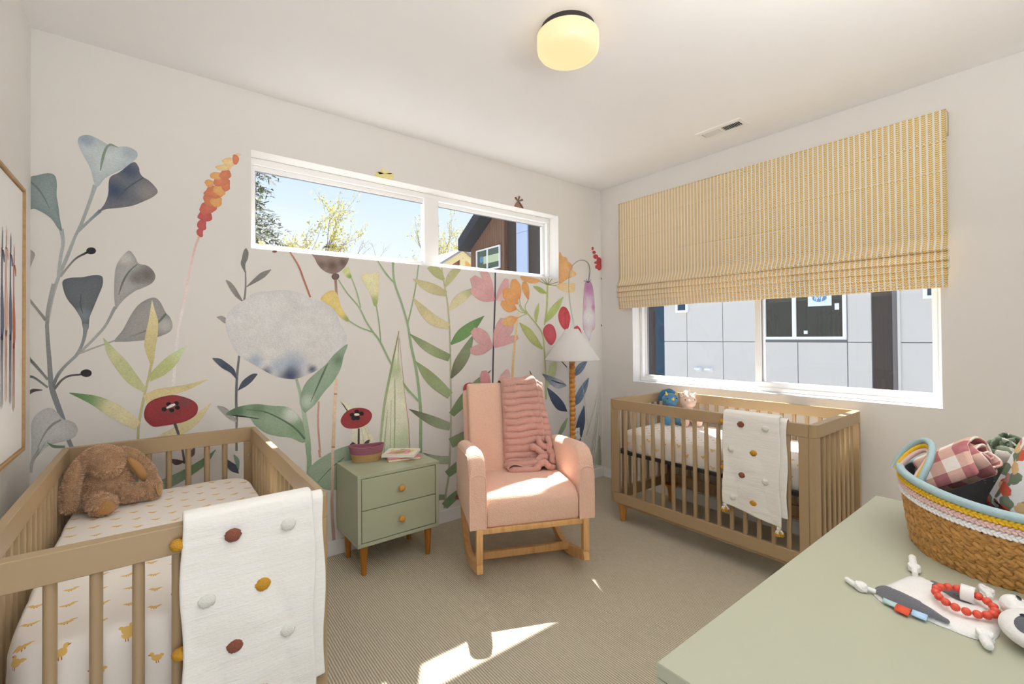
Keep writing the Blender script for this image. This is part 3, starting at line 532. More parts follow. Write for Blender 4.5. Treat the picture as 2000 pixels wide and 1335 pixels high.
('S',[(202,138,138),(208,150,148),(206,148,146)],[],[-1285,1629,-1275,1639,-1413,1661,-1338,1730,-1485,1716,-1393,1786,-1508,1781,-1463,1813]),
('S',[(202,138,138),(208,150,148),(206,148,146)],[],[-1283,1621,-1278,1632,-1393,1616,-1358,1679,-1476,1654,-1432,1717,-1508,1690,-1490,1718]),
('S',[(202,138,138),(208,150,148),(206,148,146)],[],[-1286,1632,-1274,1636,-1350,1718,-1289,1740,-1395,1789,-1319,1820,-1415,1843,-1356,1869]),
('S',[(202,138,138),(208,150,148),(206,148,146)],[],[-1270,1631,-1260,1626,-1247,1702,-1175,1669,-1213,1759,-1131,1740,-1173,1811,-1136,1807]),
('S',[(212,170,160),(208,160,150)],[],[-1253,1633,-1247,1625,-1225,1674,-1183,1625,-1187,1710,-1127,1655]),
('S',[(202,138,138),(208,150,148),(206,148,146)],[],[-1308,1260,-1298,1268,-1418,1284,-1338,1359,-1479,1326,-1405,1404,-1504,1377,-1473,1411]),
('S',[(202,138,138),(208,150,148),(206,148,146)],[],[-1301,1252,-1304,1264,-1385,1207,-1402,1284,-1459,1198,-1470,1273,-1509,1218,-1510,1253]),
('S',[(202,138,138),(208,150,148),(206,148,146)],[],[-1292,1266,-1278,1261,-1291,1370,-1192,1339,-1261,1439,-1151,1417,-1221,1491,-1175,1488]),
('S',[(202,138,138),(208,150,148),(206,148,146)],[],[-1282,1267,-1270,1260,-1247,1366,-1166,1317,-1187,1430,-1101,1377,-1126,1460,-1082,1435]),
('S',[(202,138,138),(208,150,148),(206,148,146)],[],[-1280,1263,-1272,1252,-1200,1327,-1168,1271,-1118,1346,-1093,1292,-1049,1354,-1034,1323]),
('S',[(204,120,128),(206,132,138),(208,140,144)],[],[-1417,971,-1316,975,-1419,1007,-1325,1011,-1421,1043,-1335,1048,-1405,1077,-1362,1080]),
('S',[(212,160,160),(210,156,156)],[],[-1235,1019,-1138,975,-1211,1043,-1125,1010,-1189,1057,-1128,1044,-1168,1077,-1143,1074]),
('O',[(186,56,72),(176,44,58)],[],[-1574,959,-1556,986,-1515,995,-1478,981,-1481,946,-1509,919,-1547,914,-1572,936]),
('O',[(160,48,64),(150,42,56)],[],[-1618,518,-1604,545,-1566,550,-1533,534,-1505,495,-1533,470,-1591,485]),
('S',[(160,60,76),(150,52,68)],[],[-1651,161,-1645,146,-1614,188,-1585,127,-1544,196,-1519,150]),
('S',[(236,190,120),(238,182,104),(232,170,90)],[],[-1030,1543,-1049,1544,-1060,1328,-1080,1329,-1081,1153,-1102,1154,-1094,991,-1114,993]),
]),
('painted_orange_blossoms','orange painted blossoms on green stems under the window corner',[
('S',[(216,130,52),(228,150,64),(226,142,54)],[],[-934,1650,-921,1653,-979,1705,-914,1721,-999,1752,-927,1769,-986,1795,-956,1801]),
('S',[(216,130,52),(228,150,64),(226,142,54)],[],[-1028,1646,-1016,1649,-1090,1694,-1001,1721,-1120,1749,-1018,1777,-1101,1807,-1063,1815]),
('S',[(216,130,52),(228,150,64),(226,142,54)],[],[-1043,1605,-1034,1613,-1140,1613,-1049,1684,-1191,1656,-1092,1723,-1196,1715,-1158,1739]),
('S',[(216,130,52),(228,150,64),(226,142,54)],[],[-1054,1561,-1050,1570,-1131,1536,-1091,1622,-1187,1559,-1145,1632,-1221,1598,-1203,1627]),
('S',[(220,140,60),(232,164,84),(230,160,80)],[],[-1042,1488,-1047,1497,-1080,1443,-1112,1510,-1138,1424,-1165,1495,-1198,1436,-1205,1465]),
('S',[(158,170,80),(166,176,88)],[],[-924,1648,-930,1650,-961,1585,-969,1585,-932,1535,-942,1531]),
('S',[(158,170,80),(166,176,88)],[],[-1019,1646,-1025,1644,-999,1585,-1006,1582,-933,1536,-941,1530]),
('S',[(158,170,80),(166,176,88)],[],[-1027,1610,-1033,1608,-1003,1568,-1009,1563,-934,1536,-940,1530]),
('S',[(158,170,80),(166,176,88)],[],[-1048,1568,-1052,1564,-1013,1547,-1016,1541,-936,1537,-938,1529]),
('S',[(158,170,80),(166,176,88)],[],[-1046,1495,-1043,1490,-1014,1510,-1010,1504,-939,1537,-935,1530]),
('S',[(158,170,80),(166,176,88)],[],[-932,1536,-941,1530,-833,1447,-844,1441,-763,1354,-777,1351,-742,1194,-758,1193,-729,1021,-746,1021,-728,795,-746,797]),
('S',[(158,170,80),(166,176,88)],[],[-847,1461,-837,1461,-862,1517,-821,1515,-847,1571,-807,1566,-812,1625,-807,1624]),
('S',[(150,160,70),(172,176,92),(160,170,80)],[],[-778,1227,-765,1236,-889,1281,-826,1321,-974,1365,-909,1406,-1029,1453,-1025,1457]),
('S',[(158,170,80),(166,176,88)],[],[-754,1439,-738,1438,-726,1592,-708,1592,-718,1792,-698,1793]),
('S',[(110,116,60),(130,140,72)],[],[-820,1821,-822,1817,-706,1790,-710,1784]),
('S',[(110,116,60),(130,140,72)],[],[-780,1837,-784,1833,-705,1790,-711,1784]),
('S',[(110,116,60),(130,140,72)],[],[-737,1842,-742,1840,-704,1789,-712,1785]),
('S',[(110,116,60),(130,140,72)],[],[-690,1849,-695,1850,-703,1787,-712,1787]),
('S',[(110,116,60),(130,140,72)],[],[-650,1843,-655,1845,-704,1785,-711,1789]),
('S',[(110,116,60),(130,140,72)],[],[-572,1821,-573,1825,-707,1784,-709,1790]),
('S',[(110,116,60),(130,140,72)],[],[-583,1790,-582,1794,-708,1784,-708,1790]),
('S',[(150,165,70),(140,160,66)],[],[-722,1708,-717,1715,-788,1711,-761,1747,-837,1738,-817,1766,-875,1763,-872,1767]),
('S',[(140,162,66),(160,176,84),(158,170,80)],[],[-751,1462,-737,1455,-710,1543,-646,1510,-636,1619,-570,1586,-520,1693,-515,1691]),
('O',[(234,170,100),(230,160,84),(222,142,64)],[(-425,1977,43,232,140,56),(-401,1905,43,236,186,120)],[-565,2080,-521,2054,-473,2050,-455,2018,-425,2003,-394,1980,-401,1944,-357,1921,-364,1894,-451,1862,-524,1822,-568,1802]),
('O',[(236,190,130),(234,184,120),(232,176,108)],[],[-605,1791,-512,1818,-439,1815,-377,1825,-369,1793,-376,1753,-428,1737,-549,1752]),
('O',[(230,160,84),(224,146,66)],[],[-1000,1841,-815,1830,-808,1804,-886,1789,-970,1800,-1001,1814]),
('S',[(170,182,110),(184,192,134)],[],[-721,905,-711,901,-713,1002,-636,980,-691,1066,-609,1047,-645,1133,-609,1126]),
('S',[(70,90,60),(90,110,70)],[],[-889,990,-884,991,-910,1022,-897,1026,-924,1054,-919,1055]),
]),
('painted_bellflower','drooping pink and grey painted bellflower by the right corner',[
('S',[(176,180,170),(150,152,140),(130,132,124),(110,112,108)],[],[-382,1420,-374,1421,-435,1629,-426,1630,-453,1809,-443,1809,-427,1951,-418,1950,-349,2023,-343,2018,-264,2049,-265,2041,-186,2028,-196,2022,-158,1959,-171,1957,-177,1862,-189,1863]),
('O',[(200,170,186),(204,192,194),(190,150,176),(186,130,164)],[(-184,1797,109,180,110,160),(-188,1523,144,208,202,198),(-190,1365,86,200,194,190),(-116,1612,50,186,110,158),(-245,1608,43,200,150,180)],[-229,1841,-187,1855,-145,1843,-116,1758,-99,1583,-101,1423,-143,1379,-180,1297,-215,1336,-262,1422,-260,1607,-247,1751]),
('S',[(70,76,84),(80,86,92)],[],[-249,1859,-251,1856,-187,1844,-193,1836]),
('S',[(70,76,84),(80,86,92)],[],[-219,1875,-222,1873,-184,1843,-195,1838]),
('S',[(70,76,84),(80,86,92)],[],[-181,1867,-185,1867,-183,1840,-196,1841]),
('S',[(70,76,84),(80,86,92)],[],[-147,1874,-150,1876,-185,1838,-194,1843]),
('O',[(200,44,52),(186,30,42),(164,24,36)],[],[-110,2171,-116,2158,-127,2153,-136,2161,-136,2176,-127,2185,-115,2184]),
('O',[(200,44,52),(186,30,42),(164,24,36)],[],[-78,2138,-88,2125,-108,2120,-125,2126,-125,2140,-108,2150,-87,2149]),
('O',[(200,44,52),(186,30,42),(164,24,36)],[],[-46,2101,-60,2082,-90,2075,-113,2085,-113,2104,-89,2118,-59,2117]),
('O',[(200,44,52),(186,30,42),(164,24,36)],[],[1,2061,-13,2030,-44,2019,-68,2038,-67,2072,-43,2095,-13,2090]),
('O',[(200,44,52),(186,30,42),(164,24,36)],[],[3,2015,-11,1981,-42,1970,-66,1991,-65,2027,-41,2053,-10,2047]),
('O',[(200,44,52),(186,30,42),(164,24,36)],[],[-44,2043,-56,2032,-81,2027,-101,2032,-101,2043,-81,2052,-55,2052]),
('O',[(200,44,52),(186,30,42),(164,24,36)],[],[-53,2001,-60,1986,-77,1981,-89,1990,-89,2006,-76,2017,-60,2015]),
('S',[(40,44,40),(40,44,40)],[],[0,1902,-11,1900,4,1884,-7,1882]),
('S',[(40,44,40),(40,44,40)],[],[-3,1450,-14,1449,0,1433,-11,1433]),
]),
('painted_tulips','red painted tulips with blue leaves behind the floor lamp',[
('O',[(200,56,66),(196,46,56),(180,34,46)],[],[-515,1404,-568,1461,-582,1528,-557,1584,-518,1605,-470,1586,-432,1518,-443,1448,-469,1404]),
('S',[(150,26,38),(150,26,38)],[],[-497,1558,-503,1558,-493,1420,-498,1420]),
('O',[(204,74,88),(200,62,76),(188,44,60)],[],[-672,1262,-743,1326,-764,1392,-724,1439,-670,1446,-624,1406,-610,1325]),
('O',[(200,56,66),(196,46,56),(180,34,46)],[],[-388,1411,-343,1435,-303,1407,-281,1350,-298,1334,-344,1379]),
('S',[(120,130,142),(168,172,176),(120,134,150),(80,98,120)],[],[-485,895,-484,899,-584,878,-553,949,-664,911,-615,972,-726,962,-692,997,-777,1016,-774,1019]),
('S',[(40,50,66),(50,60,76)],[],[-505,907,-504,910,-603,929,-598,939,-679,960,-678,964]),
('S',[(56,68,92),(62,76,104),(72,88,112)],[],[-483,663,-479,666,-593,691,-517,737,-662,758,-574,797,-700,827,-644,851,-723,895,-718,897]),
('S',[(84,100,122),(110,126,142),(98,114,134)],[],[-407,972,-402,969,-383,1028,-322,990,-337,1077,-263,1031,-272,1103,-230,1073,-216,1116,-208,1110]),
('S',[(84,100,122),(110,126,142),(98,114,134)],[],[-405,703,-400,700,-386,771,-309,733,-339,839,-250,800,-273,901,-210,875,-199,949,-193,947]),
('S',[(60,72,92),(66,78,98)],[],[-392,715,-389,714,-209,929,-202,926]),
('S',[(60,72,92),(66,78,98)],[],[-397,982,-394,981,-232,1101,-227,1098]),
('S',[(60,70,92),(62,76,104),(70,82,108)],[],[-378,366,-327,354,-378,476,-280,452,-345,580,-250,555,-262,694,-255,692]),
('S',[(60,66,76),(60,66,76)],[],[-551,1126,-557,1122,-474,1064,-482,1059]),
('S',[(70,80,95),(70,80,95)],[],[-440,1125,-448,1126,-442,843,-450,844,-441,397,-449,398]),
('S',[(130,150,105),(146,162,120)],[],[-604,466,-576,452,-558,544,-509,520,-481,608,-476,605]),
]),
('painted_corner_grass','faint grey painted grass lines in the right corner',[
('S',[(190,188,176),(164,164,150),(150,156,136)],[],[-43,892,-44,892,-123,648,-129,650,-232,414,-238,416]),
('S',[(190,188,176),(164,164,150),(150,156,136)],[],[-41,883,-43,884,-105,512,-111,514,-195,154,-201,155]),
('S',[(190,188,176),(164,164,150),(150,156,136)],[],[-37,867,-39,867,-78,501,-85,502,-141,144,-147,146]),
('S',[(190,188,176),(164,164,150),(150,156,136)],[],[-32,854,-34,854,-50,491,-57,492,-86,135,-93,136]),
('S',[(190,188,176),(164,164,150),(150,156,136)],[],[-25,835,-26,835,-27,479,-33,480,-44,127,-50,128]),
('S',[(190,188,176),(164,164,150),(150,156,136)],[],[-36,811,-38,811,-88,505,-94,507,-164,209,-170,211]),
('S',[(190,186,178),(176,172,166)],[],[-297,964,-300,964,-249,755,-255,755,-213,509,-220,510]),
('O',[(166,174,146),(176,182,158)],[],[-117,140,-93,259,-43,376,-30,249,-28,125]),
('S',[(140,146,116),(150,150,120)],[],[-44,389,-66,392,-30,103,-74,111]),
]),
('painted_bud','brown painted bud sprig printed above the high window',[
('O',[(170,120,92),(120,84,66)],[],[-1072,2392,-1061,2432,-1028,2458,-995,2443,-973,2412,-979,2390,-1029,2382]),
('S',[(128,86,74),(120,80,70)],[],[-1032,2455,-1024,2462,-1069,2480,-1051,2493]),
('S',[(128,86,74),(120,80,70)],[],[-1033,2458,-1023,2459,-1027,2503,-1006,2503]),
('S',[(128,86,74),(120,80,70)],[],[-1030,2462,-1026,2455,-982,2488,-975,2473]),
('S',[(70,48,40),(70,48,40)],[],[-1024,2461,-1032,2456,-970,2398,-977,2393]),
]),
]# ---------------------------------------------------------------- wall print (flat print lying on the back wall)
def watercolour():
    m, t, b = nodes('wallpaper_print')
    a = N(t, 'ShaderNodeVertexColor'); a.layer_name = 'Col'
    n1 = noise_(t, coords(t), 7, 6, .75); n2 = noise_(t, coords(t, (1, 1, 2.2)), 95, 4, .75)
    k_ = math_(t, 'ADD', math_(t, 'MULTIPLY', n1, .55), math_(t, 'MULTIPLY', n2, .80))
    fac = math_(t, 'ADD', k_, .335)
    mx = N(t, 'ShaderNodeVectorMath', operation='SCALE'); L(t, a.outputs[0], mx.inputs[0]); L(t, fac, mx.inputs['Scale'])
    L(t, mx.outputs[0], b.inputs['Base Color']); b.inputs['Roughness'].default_value = .85; b.inputs['Specular IOR Level'].default_value = .2
    return m
M['print'] = watercolour()
def mixt(a, b_, t): return tuple(x+(y-x)*t for x, y in zip(a, b_))
def along(cols, t):
    if len(cols) == 1: return cols[0]
    q = min(max(t, 0), 1)*(len(cols)-1); i = min(int(q), len(cols)-2); return mixt(cols[i], cols[i+1], q-i)
def soft(c):
    g_ = .30*c[0]+.59*c[1]+.11*c[2]
    return tuple(min(.9, (v+(g_-v)*.22)*.98+.022) for v in c)
layer = 0
for pname, plabel, shapes in MURAL:
    mb = MB()
    for kind, cs, ts, data in shapes:
        cols = [soft(alb(c)) for c in cs]; mean_c = tuple(sum(c[i] for c in cols)/len(cols) for i in range(3))
        if kind == 'O': cols = [mixt(c, mean_c, .55) for c in cols]
        d = [v/1000 for v in data]
        tints = []
        for s in ts:
            tints.append((s[0]/1000, s[1]/1000, max(.004, s[2]/1000), soft(alb(s[3:]))))
        layer += 1; y = -.0003-layer*.000012
        vs, cl, fs = [], [], []
        if kind == 'S':
            st = cr_open([d[i:i+4] for i in range(0, len(d), 4)], 5); n = len(st)
            tt = (0, .13, .5, .87, 1); kk = (.92, 1.0, 1.0, 1.0, .94)
            for i, q in enumerate(st):
                for t_, k_ in zip(tt, kk):
                    vs.append((q[0]+(q[2]-q[0])*t_, q[1]+(q[3]-q[1])*t_)); c = along(cols, i/(n-1)); cl.append(tuple(v*k_ for v in c))
            for i in range(n-1):
                for j in range(4): fs.append((i*5+j, i*5+j+1, i*5+j+6, i*5+j+5))
        else:
            raw = [d[i:i+2] for i in range(0, len(d), 2)]
            ol = cr_closed(raw, 5); n = len(ol); c0 = np.mean(ol, axis=0)
            size = max(np.ptp(np.array(ol)[:, 0]), np.ptp(np.array(ol)[:, 1])); nr = 12 if size > .3 else (7 if size > .06 else 3)
            for jr in range(nr+1):
                q = jr/nr
                for p in ol:
                    pos = c0+(p-c0)*max(q, .02); c = along(cols, q)
                    for (a, b_, rr, tcol) in tints:
                        ds = math.hypot((pos[0]-a)*1.0, pos[1]-b_)/rr
                        if ds < 1: wgt = (1-ds*ds)**1.5; c = mixt(c, tcol, wgt)
                    if jr == nr: c = tuple(v*.95 for v in c)
                    vs.append(tuple(pos)); cl.append(c)
            for jr in range(nr):
                for i in range(n):
                    k_ = (i+1) % n; fs.append((jr*n+i, jr*n+k_, (jr+1)*n+k_, (jr+1)*n+i))
            fs.append(tuple(range(n)))
        out = []
        for (x, z) in vs:
            if WX0 < x < WX1 and WZ0 < z < WZ1:
                dd = [(x-WX0, 0), (WX1-x, 1), (z-WZ0, 2), (WZ1-z, 3)]; i = min(dd)[1]
                if i == 0: x = WX0
                elif i == 1: x = WX1
                elif i == 2: z = WZ0
                else: z = WZ1
            x = min(max(x, W_+.001), -.001); z = max(z, .089); out.append((x, y, z))
        good = []
        for q in fs:
            A = sum(out[q[i]][0]*out[q[(i+1) % len(q)]][2]-out[q[(i+1) % len(q)]][0]*out[q[i]][2] for i in range(len(q)))/2
            if abs(A) > 1e-9: good.append(q if A > 0 else tuple(reversed(q)))
        mb.add(out, good, cl)
    o = mb.build(pname, M['print'], wall_back, smooth=False); o['label'] = plabel

# ---------------------------------------------------------------- ceiling light, vent, outlet, framed picture
M['opal'] = emit('opal_glass_lit', (1.0, .68, .30), .74)
M['black'] = mat('black_metal', (38, 34, 34), .45)
lt = tag(empty('ceiling_light', (-1.915, -1.461, HC)), 'round opal glass ceiling light glowing warm yellow', 'light')
MB().lathe([(.0, 0), (.122, 0), (.122, -.034), (.10, -.036), (0, -.036)], 48).build('base_ring', M['black'], lt)
MB().lathe([(.0, -.03), (.134, -.03), (.14, -.036), (.14, -.088), (.137, -.104), (.128, -.116), (.11, -.123), (.06, -.127), (0, -.128)], 56).build('glass_shade', M['opal'], lt, angle=60)
vt = tag(empty('ceiling_vent', (-.365, -1.385, HC)), 'white louvred air vent set in the ceiling near the window', 'vent')
M['vent'] = mat('white_vent_metal', (214, 208, 199), .5, .01, 8)
M['dark'] = mat('hole_shade_black', (40, 36, 32), .9)  # near-black paint for the shade inside the duct and socket slots
b = MB(); b.bb(-.072, .072, .128, .153, -.008, 0).bb(-.072, .072, -.153, -.128, -.008, 0).bb(-.072, -.036, -.128, .128, -.008, 0).bb(.036, .072, -.128, .128, -.008, 0).bb(-.036, .036, -.008, .008, -.008, 0)
b.build('vent_frame', M['vent'], vt)
MB().bb(-.04, .04, -.13, .13, -.002, -.0005).build('duct_shade_sheet', M['dark'], vt)  # flat dark sheet painted as the shaded duct behind the louvres
for sgn in (-1, 1):
    for i in range(9):
        yc = sgn*(.018+i*.0122)
        MB().box((0, yc, -.007), (.072, .0012 if sgn < 0 else .0016, .0105), Matrix.Rotation(R(-38 if sgn < 0 else 34), 3, 'X')).build('louvre', M['vent'], vt)

M['plastic'] = mat('white_plastic', (224, 222, 216), .35)
ou = tag(empty('wall_outlet', (-.358, 0, .444)), 'white double wall outlet beside the floor lamp pole', 'outlet')
rbox('cover_plate', -.036, .036, -.006, -.0002, -.058, .058, M['plastic'], ou, .003)
for z in (-.021, .021):
    s = rbox('socket', -.017, .017, -.0085, -.005, z-.014, z+.014, M['plastic'], ou, .002)
    for x in (-.006, .006): rbox('slot', x-.0012, x+.0012, -.0092, -.0075, z-.004, z+.006, M['dark'], s, 0)
rbox('plug', -.372, -.344, -.034, -.0093, .408, .437, M['plastic'], None, .005)
pl = bpy.data.objects['plug']; tag(pl, 'white lamp plug pushed into the wall outlet', 'plug')
cpath = [(-.358, -.034, .422), (-.352, -.05, .415), (-.335, -.055, .39), (-.325, -.05, .33), (-.33, -.05, .2), (-.34, -.055, .06), (-.38, -.08, .006), (-.46, -.13, .0055), (-.55, -.2, .0055)]
MB().tube(cr_open(cpath, 5), .003, 6).build('cord', M['plastic'], pl)

oak = wood('pale_oak', (150, 114, 70), (172, 136, 90), (30, 4, 30))
art = tag(empty('framed_print', (W_, -.66, 1.422)), 'large framed white print of slim striped animals on left wall', 'picture')
rbox('canvas', .002, .034, -.29, .29, -.492, .492, mat('art_paper', (222, 220, 218), .8, .01), art, .001, 1)
for a in ((-.302, .302, .494, .506), (-.302, .302, -.506, -.494), (-.302, -.292, -.494, .494), (.292, .302, -.494, .494)):
    rbox('frame_rail', .0, .042, a[0], a[1], a[2], a[3], oak, art, .001, 1)
def col_mat(name, c): return mat(name, c, .85, .18, 60)
inks = [col_mat('rust_ink', (176, 98, 70)), col_mat('slate_ink', (92, 98, 118)), col_mat('blush_ink', (206, 158, 140)), col_mat('sand_ink', (190, 160, 130))]
spots = MB(); lay = .0345
for i, (yy, hh, ink) in enumerate(((.155, .0, 0), (.105, .03, 1), (.045, .045, 2), (-.01, .03, 1), (-.07, .05, 3), (-.13, .02, 0), (-.185, .04, 1))):
    mb = MB()
    def strip(pts, ws):
        vs = []; fs = []
        for (p, w_) in zip(pts, ws): vs += [(lay+i*.0002, p[0]-w_/2, p[1]), (lay+i*.0002, p[0]+w_/2, p[1])]
        for k_ in range(len(pts)-1): fs.append((2*k_, 2*k_+1, 2*k_+3, 2*k_+2))
        mb.add(vs, fs)
    z = .20+hh
    strip([(yy-.004, z), (yy-.002, z-.02), (yy-.002, z-.10), (yy, z-.16), (yy+.004, z-.21), (yy+.006, z-.27), (yy, z-.31)], [.014, .014, .014, .028, .042, .04, .02])   # neck and body
    strip([(yy-.006, z-.01), (yy+.006, z-.005), (yy+.02, z-.02), (yy+.026, z-.045)], [.01, .022, .024, .012])                                                       # head
    strip([(yy-.002, z+.07), (yy-.002, z)], [.003, .006]); strip([(yy+.008, z+.06), (yy+.006, z)], [.003, .006])                                                    # ears
    for dx in (-.012, -.004, .006, .014): strip([(yy+dx, z-.29), (yy+dx, z-.42), (yy+dx*1.1, z-.54+abs(dx))], [.006, .0035, .003])
    mb.build('drawn_animal', inks[ink], art, smooth=False)

# ---------------------------------------------------------------- roman blind
def blind_mat():
    m, t, b = nodes('chevron_fabric')
    c = N(t, 'ShaderNodeTexCoord'); sp = N(t, 'ShaderNodeSeparateXYZ'); L(t, c.outputs['UV'], sp.inputs[0])
    yv, zv = sp.outputs['X'], sp.outputs['Y']           # metres across and along the cloth
    P = .0275
    ph = math_(t, 'FRACT', math_(t, 'DIVIDE', yv, P))
    tri = math_(t, 'ABSOLUTE', math_(t, 'SUBTRACT', math_(t, 'MULTIPLY', ph, 1.0), .40))
    stripe = math_(t, 'LESS_THAN', tri, .345)
    spine = math_(t, 'GREATER_THAN', tri, .012)
    zz = math_(t, 'FRACT', math_(t, 'DIVIDE', math_(t, 'ADD', zv, math_(t, 'MULTIPLY', tri, -.020)), .0118))
    leafm = math_(t, 'LESS_THAN', zz, .63)
    nz = noise_(t, coords(t), 300, 2)
    f_ = math_(t, 'MULTIPLY', math_(t, 'MULTIPLY', stripe, leafm), math_(t, 'MULTIPLY_ADD', spine, .6, .4))
    col = mixc(t, f_, alb((222, 214, 200)), mixc(t, nz, alb((194, 144, 26)), alb((222, 178, 62))))
    L(t, col, b.inputs['Base Color']); b.inputs['Roughness'].default_value = .9; b.inputs['Specular IOR Level'].default_value = .1
    bump_(t, b, noise_(t, coords(t, (1, 1, 1)), 500, 2), .15, .001)
    tl = N(t, 'ShaderNodeBsdfTranslucent'); L(t, col, tl.inputs[0])
    mx = N(t, 'ShaderNodeMixShader'); mx.inputs[0].default_value = .16
    out = t.nodes['Material Output']; L(t, b.outputs[0], mx.inputs[1]); L(t, tl.outputs[0], mx.inputs[2]); L(t, mx.outputs[0], out.inputs[0])
    return m
M['blind'] = blind_mat()
bl = tag(empty('roman_blind', (0, -1.352, 2.54)), 'mustard and white chevron roman blind half lowered over the window', 'blind')
BW = 1.100
def cloth_strip(name, prof, half, parent, wav=0, uv0=0.0, nseg=60, yoff=0):
    prof = cr_open(prof, 4) if len(prof) > 3 else [np.array(p, float) for p in prof]
    ln = [0]
    for a, b_ in zip(prof[:-1], prof[1:]): ln.append(ln[-1]+float(np.linalg.norm(b_-a)))
    vs = []; uv = []; fs = []; n = nseg+1
    for j, p in enumerate(prof):
        for i in range(n):
            q = i/nseg; y = -half+2*half*q
            wv = wav*(math.sin(q*9+j*.35+uv0*7)*.6+math.sin(q*23+uv0*11)*.3)
            vs.append((p[0]-abs(wv)*.5, y+yoff, p[1]+wv)); uv.append((y+yoff, uv0-ln[j]))
    for j in range(len(prof)-1):
        for i in range(nseg): fs.append((j*n+i, (j+1)*n+i, (j+1)*n+i+1, j*n+i+1))
    mb = MB(); mb.add(vs, fs); o = mb.build(name, M['blind'], parent, angle=50)
    ul = o.data.uv_layers.new(name='UVMap')
    for lp in o.data.loops: ul.data[lp.index].uv = uv[lp.vertex_index]
    md = o.modifiers.new('t', 'SOLIDIFY'); md.thickness = .0022; md.offset = 0
    return o, ln[-1]
rbox('headrail', -.05, -.001, -BW+.004, BW-.004, -.085, -.004, M['trim'], bl, .003)
z0 = 0.0; prof = [(-.002, 0), (-.05, .0), (-.0545, -.006)]
for k_ in range(1, 5):
    prof += [(-.0545, -.165*k_+.012), (-.0565, -.165*k_+.004), (-.0545, -.165*k_-.004)]
prof += [(-.055, -.685), (-.066, -.712), (-.086, -.748), (-.070, -.756), (-.058, -.742)]
fabric, _ = cloth_strip('fabric_panel', prof, BW, bl, .0012)
zt = [-.735, -.782, -.824, -.862, -.898, -.930]; zb = [-.806, -.850, -.890, -.925, -.952, -.966]
for i in range(5):
    xo = .082-.006*i
    pr = [(-.050, zt[i]), (-.060, zt[i]-.012), (-xo, zb[i]+.012), (-xo+.004, zb[i]), (-.062, zb[i]+.004), (-.052, zb[i]+.014)]
    cloth_strip('fold', pr, BW+(.005 if i < 2 else .0)-.004*(i > 2), bl, .0035, uv0=-.8-.11*i)
for sy in (-1, 1):
    mb = MB(); y = sy*(BW-.001); mb.add([(-.054, y, -.002), (-.002, y, -.002), (-.002, y, -.125), (-.020, y, -.128), (-.054, y, -.118)], [(0, 1, 2, 3, 4)])
    o = mb.build('side_return', M['blind'], bl); ul = o.data.uv_layers.new(name='UVMap')
    for lp in o.data.loops:
        p = o.data.vertices[lp.vertex_index].co; ul.data[lp.index].uv = (p.x, p.z)
    md = o.modifiers.new('t', 'SOLIDIFY'); md.thickness = .002
